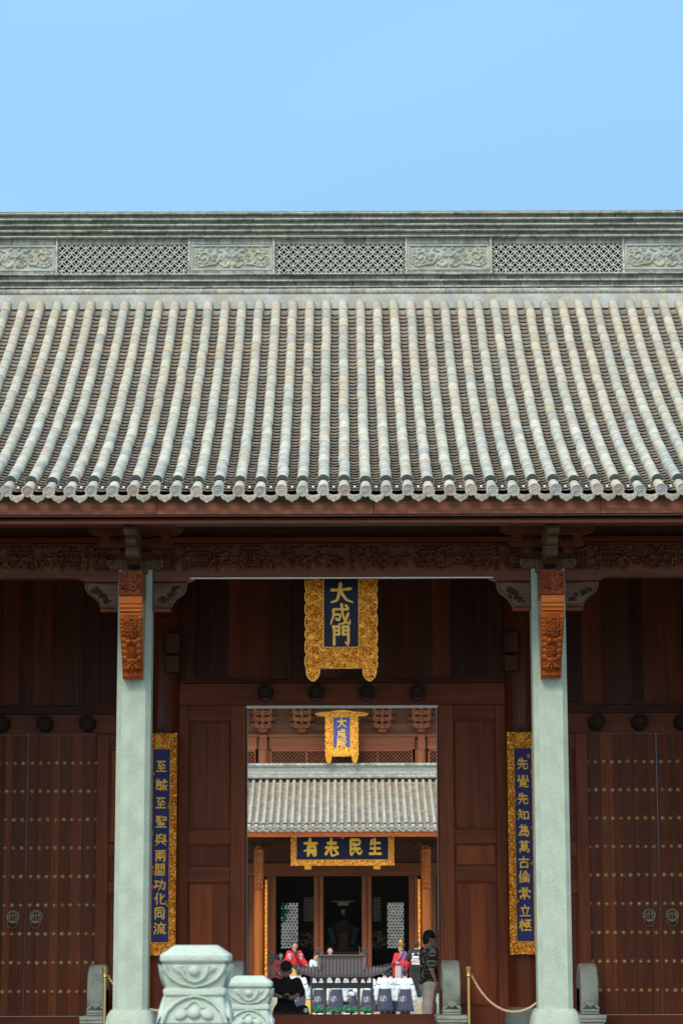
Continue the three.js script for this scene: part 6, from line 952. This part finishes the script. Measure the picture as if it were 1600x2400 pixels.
{
  // seated man in black, just inside the opening
  const H = 1.7, p = thing('person', 'seated person in black cap and black tee, looking down at a small camera', 'person', [-.93, -.5, -6.75], .12), arms = [[[-.235, 1.19, .05], [-.075, 1.14, .29]], [[.235, 1.19, .04], [.06, 1.13, .28]]];
  const f = figure(p, H, { arms, face: true, cell: .011, nod: .2, lean: .05, look: -.1, hands: [{ to: [.8, .1, .35], palm: [.2, .3, -1], curl: 1 }, { to: [-.8, .1, .3], palm: [-.2, .6, -1], curl: 1 }], legs: [[[-.14, .74, .34], [-.15, .5, .45]], [[.14, .74, .34], [.15, .5, .45]]] });
  const top = [[[0, .86, 0], [0, 1.24, .05], .145, .14], [[-.07, .9, .01], [.07, .9, .01], .14], [[-.085, 1.3, .05], [.085, 1.3, .05], .115], [[0, 1.36, .06], [0, 1.44, .07], .1, .066]]; for (const s of [0, 1]) top.push([f.S(s ? 1 : -1), mix3(f.S(s ? 1 : -1), arms[s][0], .82), .08, .088]); wear(p, 'tee', top, M.blackCloth, .011, .05);
  const tr = []; for (const s of [-1, 1]) tr.push([[s * .08, .86, 0], [s * .14, .74, .34], .115, .085], [[s * .14, .74, .34], [s * .15, .54, .45], .085, .07]); tr.push([[-.07, .86, 0], [.07, .86, 0], .14]); wear(p, 'trousers', tr, M.charcoal, .014);
  const cap = mk('cap', [blob([[[0, .055, -.012], [0, .06, .0], .098, .096]], .007, .02, (x, y, z) => .03 - y - z * .12), at(new THREE.SphereGeometry(.5, 20, 8, 0, 2 * PI, 0, PI / 2), 0, .04, .085, .2, 0, 0, [.165, .03, .17]), ball(.012, 0, .158, 0)], M.black, p); cap.applyMatrix4(f.hm);
  mk('shirt_print', at(bx(.12, .05, .004, 0, 0, 0, { c: 0 }), .1, 1.12, .205, -.15, .25, 0), std(.35, .25, .18), p); mk('strap', tube([[.1, 1.42, .1], [.12, 1.3, .19], [.1, 1.1, .22], [.06, .95, .2]], .012, 20, 6), M.black, p);
  const c = thing('handheld_camera', 'small dark camera held in the hands of the seated person in black', 'camera', [-.92, .645, -6.42]); mk('body', bb(-.055, .055, -.035, .035, -.02, .02, { c: .006 }), M.black, c); mk('lens', rod([0, 0, .02], [0, -.01, .06], .026, 14), M.black, c); mk('screen', bb(-.035, .035, -.025, .025, -.024, -.0205, { c: 0 }), M.iron, c);
  const st = thing('stool', 'low dark stool under the seated person in black, behind the threshold', 'stool', [-.93, 0, -6.78]); mk('seat', bb(-.2, .2, .2, .25, -.17, .17, { c: .012 }), M.dark, st); for (const a of [-1, 1]) for (const b of [-1, 1]) mk('leg', rod([a * .17, 0, b * .14], [a * .14, .2, b * .12], .018), M.dark, st);
  const bag = thing('camera_bag', 'black bag with pale round badge at the hip of the seated person', 'bag', [-.66, .3, -6.6]); mk('pouch', blob([[[-.03, .04, 0], [.04, .04, 0], .09], [[-.02, .14, 0], [.03, .14, 0], .075]], .01, .04), M.blackCloth, bag); mk('badge', [at(new THREE.TorusGeometry(.028, .009, 6, 16), .06, .13, .075), ball(.016, .06, .13, .075, [1, 1, .5])], M.strip, bag);
}
{
  // woman in cap walking to the right just inside the opening
  const H = 1.68, p = thing('person', 'person in black cap, dark patterned blouse and beige trousers inside the gate opening', 'person', [1.39, 0, -6.35], PI / 2 + .42), arms = [[[-.2, 1.1, -.05], [-.19, .86, .03]], [[.2, 1.1, .04], [.17, .9, .16]]];
  const f = figure(p, H, { arms, face: true, cell: .011, look: -.25, nod: .06, hands: [{ curl: 0, palm: [1, 0, -.2] }, { curl: 1 }] });
  const top = [[[0, .9, 0], [0, 1.22, 0], .155, .145], [[-.07, .9, 0], [.07, .9, 0], .14], [[-.085, 1.28, 0], [.085, 1.28, 0], .12], [[0, 1.33, 0], [0, 1.43, -.01], .09, .064]]; for (const s of [0, 1]) top.push([f.S(s ? 1 : -1), mix3(f.S(s ? 1 : -1), arms[s][0], .72), .08, .09]);
  const pat = tex(256, (u, v) => { const a = fbm(u, v, 7, 7, 201, 4), b = fbm(u, v, 13, 13, 205, 3), q = smooth(Math.abs(a - .5) + .25 * (b - .5), .0, .06); const w = q > .5 && b > .46 ? 0 : 1; return (w && b > .5) || a > .58 ? [.3, .25, .19] : [.018, .014, .012]; }, 4.5, 4.5);
  wear(p, 'blouse', top, new THREE.MeshStandardMaterial({ map: pat, roughness: .85 }), .011, .05, (x, y) => .84 - y);
  const leg = []; for (const s of [-1, 1]) leg.push([[s * .075, .86, 0], [s * .08, .5, s * .05], .115, .1], [[s * .08, .5, s * .05], [s * .085, .08, s * .08], .1, .1]); leg.push([[-.065, .86, 0], [.065, .86, 0], .14]); wear(p, 'trousers', leg, M.beige, .014); mk('side_stripe', tube([[-.2, .84, .02], [-.192, .5, -.03], [-.19, .12, -.06]], .007, 16, 5), M.seal, p);
  const ht = mk('ponytail', blob([[[0, .0, -.05], [0, -.05, -.055], .05, .042], [[.035, -.01, -.04], [.03, -.04, -.045], .042, .035], [[-.035, -.01, -.04], [-.03, -.04, -.045], .042, .035]], .01, .03), M.hair, p); ht.applyMatrix4(f.hm);
  const cap = mk('cap', [blob([[[0, .055, -.012], [0, .06, .0], .1, .098]], .007, .02, (x, y, z) => .03 - y - z * .12), at(new THREE.SphereGeometry(.5, 20, 8, 0, 2 * PI, 0, PI / 2), 0, .04, .11, .1, 0, 0, [.17, .03, .22]), ball(.012, 0, .16, 0)], M.black, p); cap.applyMatrix4(f.hm);
  mk('shoes', [ball(.055, -.085, .03, -.04, [.9, .7, 2.2]), ball(.055, .085, .03, .12, [.9, .7, 2.2])], M.white, p);
}

struct('garden_wall', bb(-30, 30, -.86, 5.2, -84.4, -84, { c: 0, g: 'x' }), M.greyWall);
// a low shrub row and trees behind the hall, glimpsed through its pierced windows
{
  const h = thing('tree', 'green tree behind the far hall, glimpsed through its pierced left window', 'tree', [-4, -.8, -72]); mk('trunk', rod([0, 0, 0], [.2, 3.4, 0], .2, 10, .12), M.dark, h); for (let k = 0; k < 3; k++) { const g = []; for (let i = 0; i < 500; i++) { const d = V3(rr(-1, 1), rr(-.8, 1), rr(-1, 1)).normalize().multiplyScalar(1.9 * Math.cbrt(rnd())); g.push(at(new THREE.PlaneGeometry(.14, .26), d.x, 4.6 + d.y, d.z, rr(-1, 1), rr(0, 6), rr(-1, 1))); } mk('crown', g, M.leaf[k], h); }
}
renderer.setSize(682, 1024);
renderer.render(scene, camera);
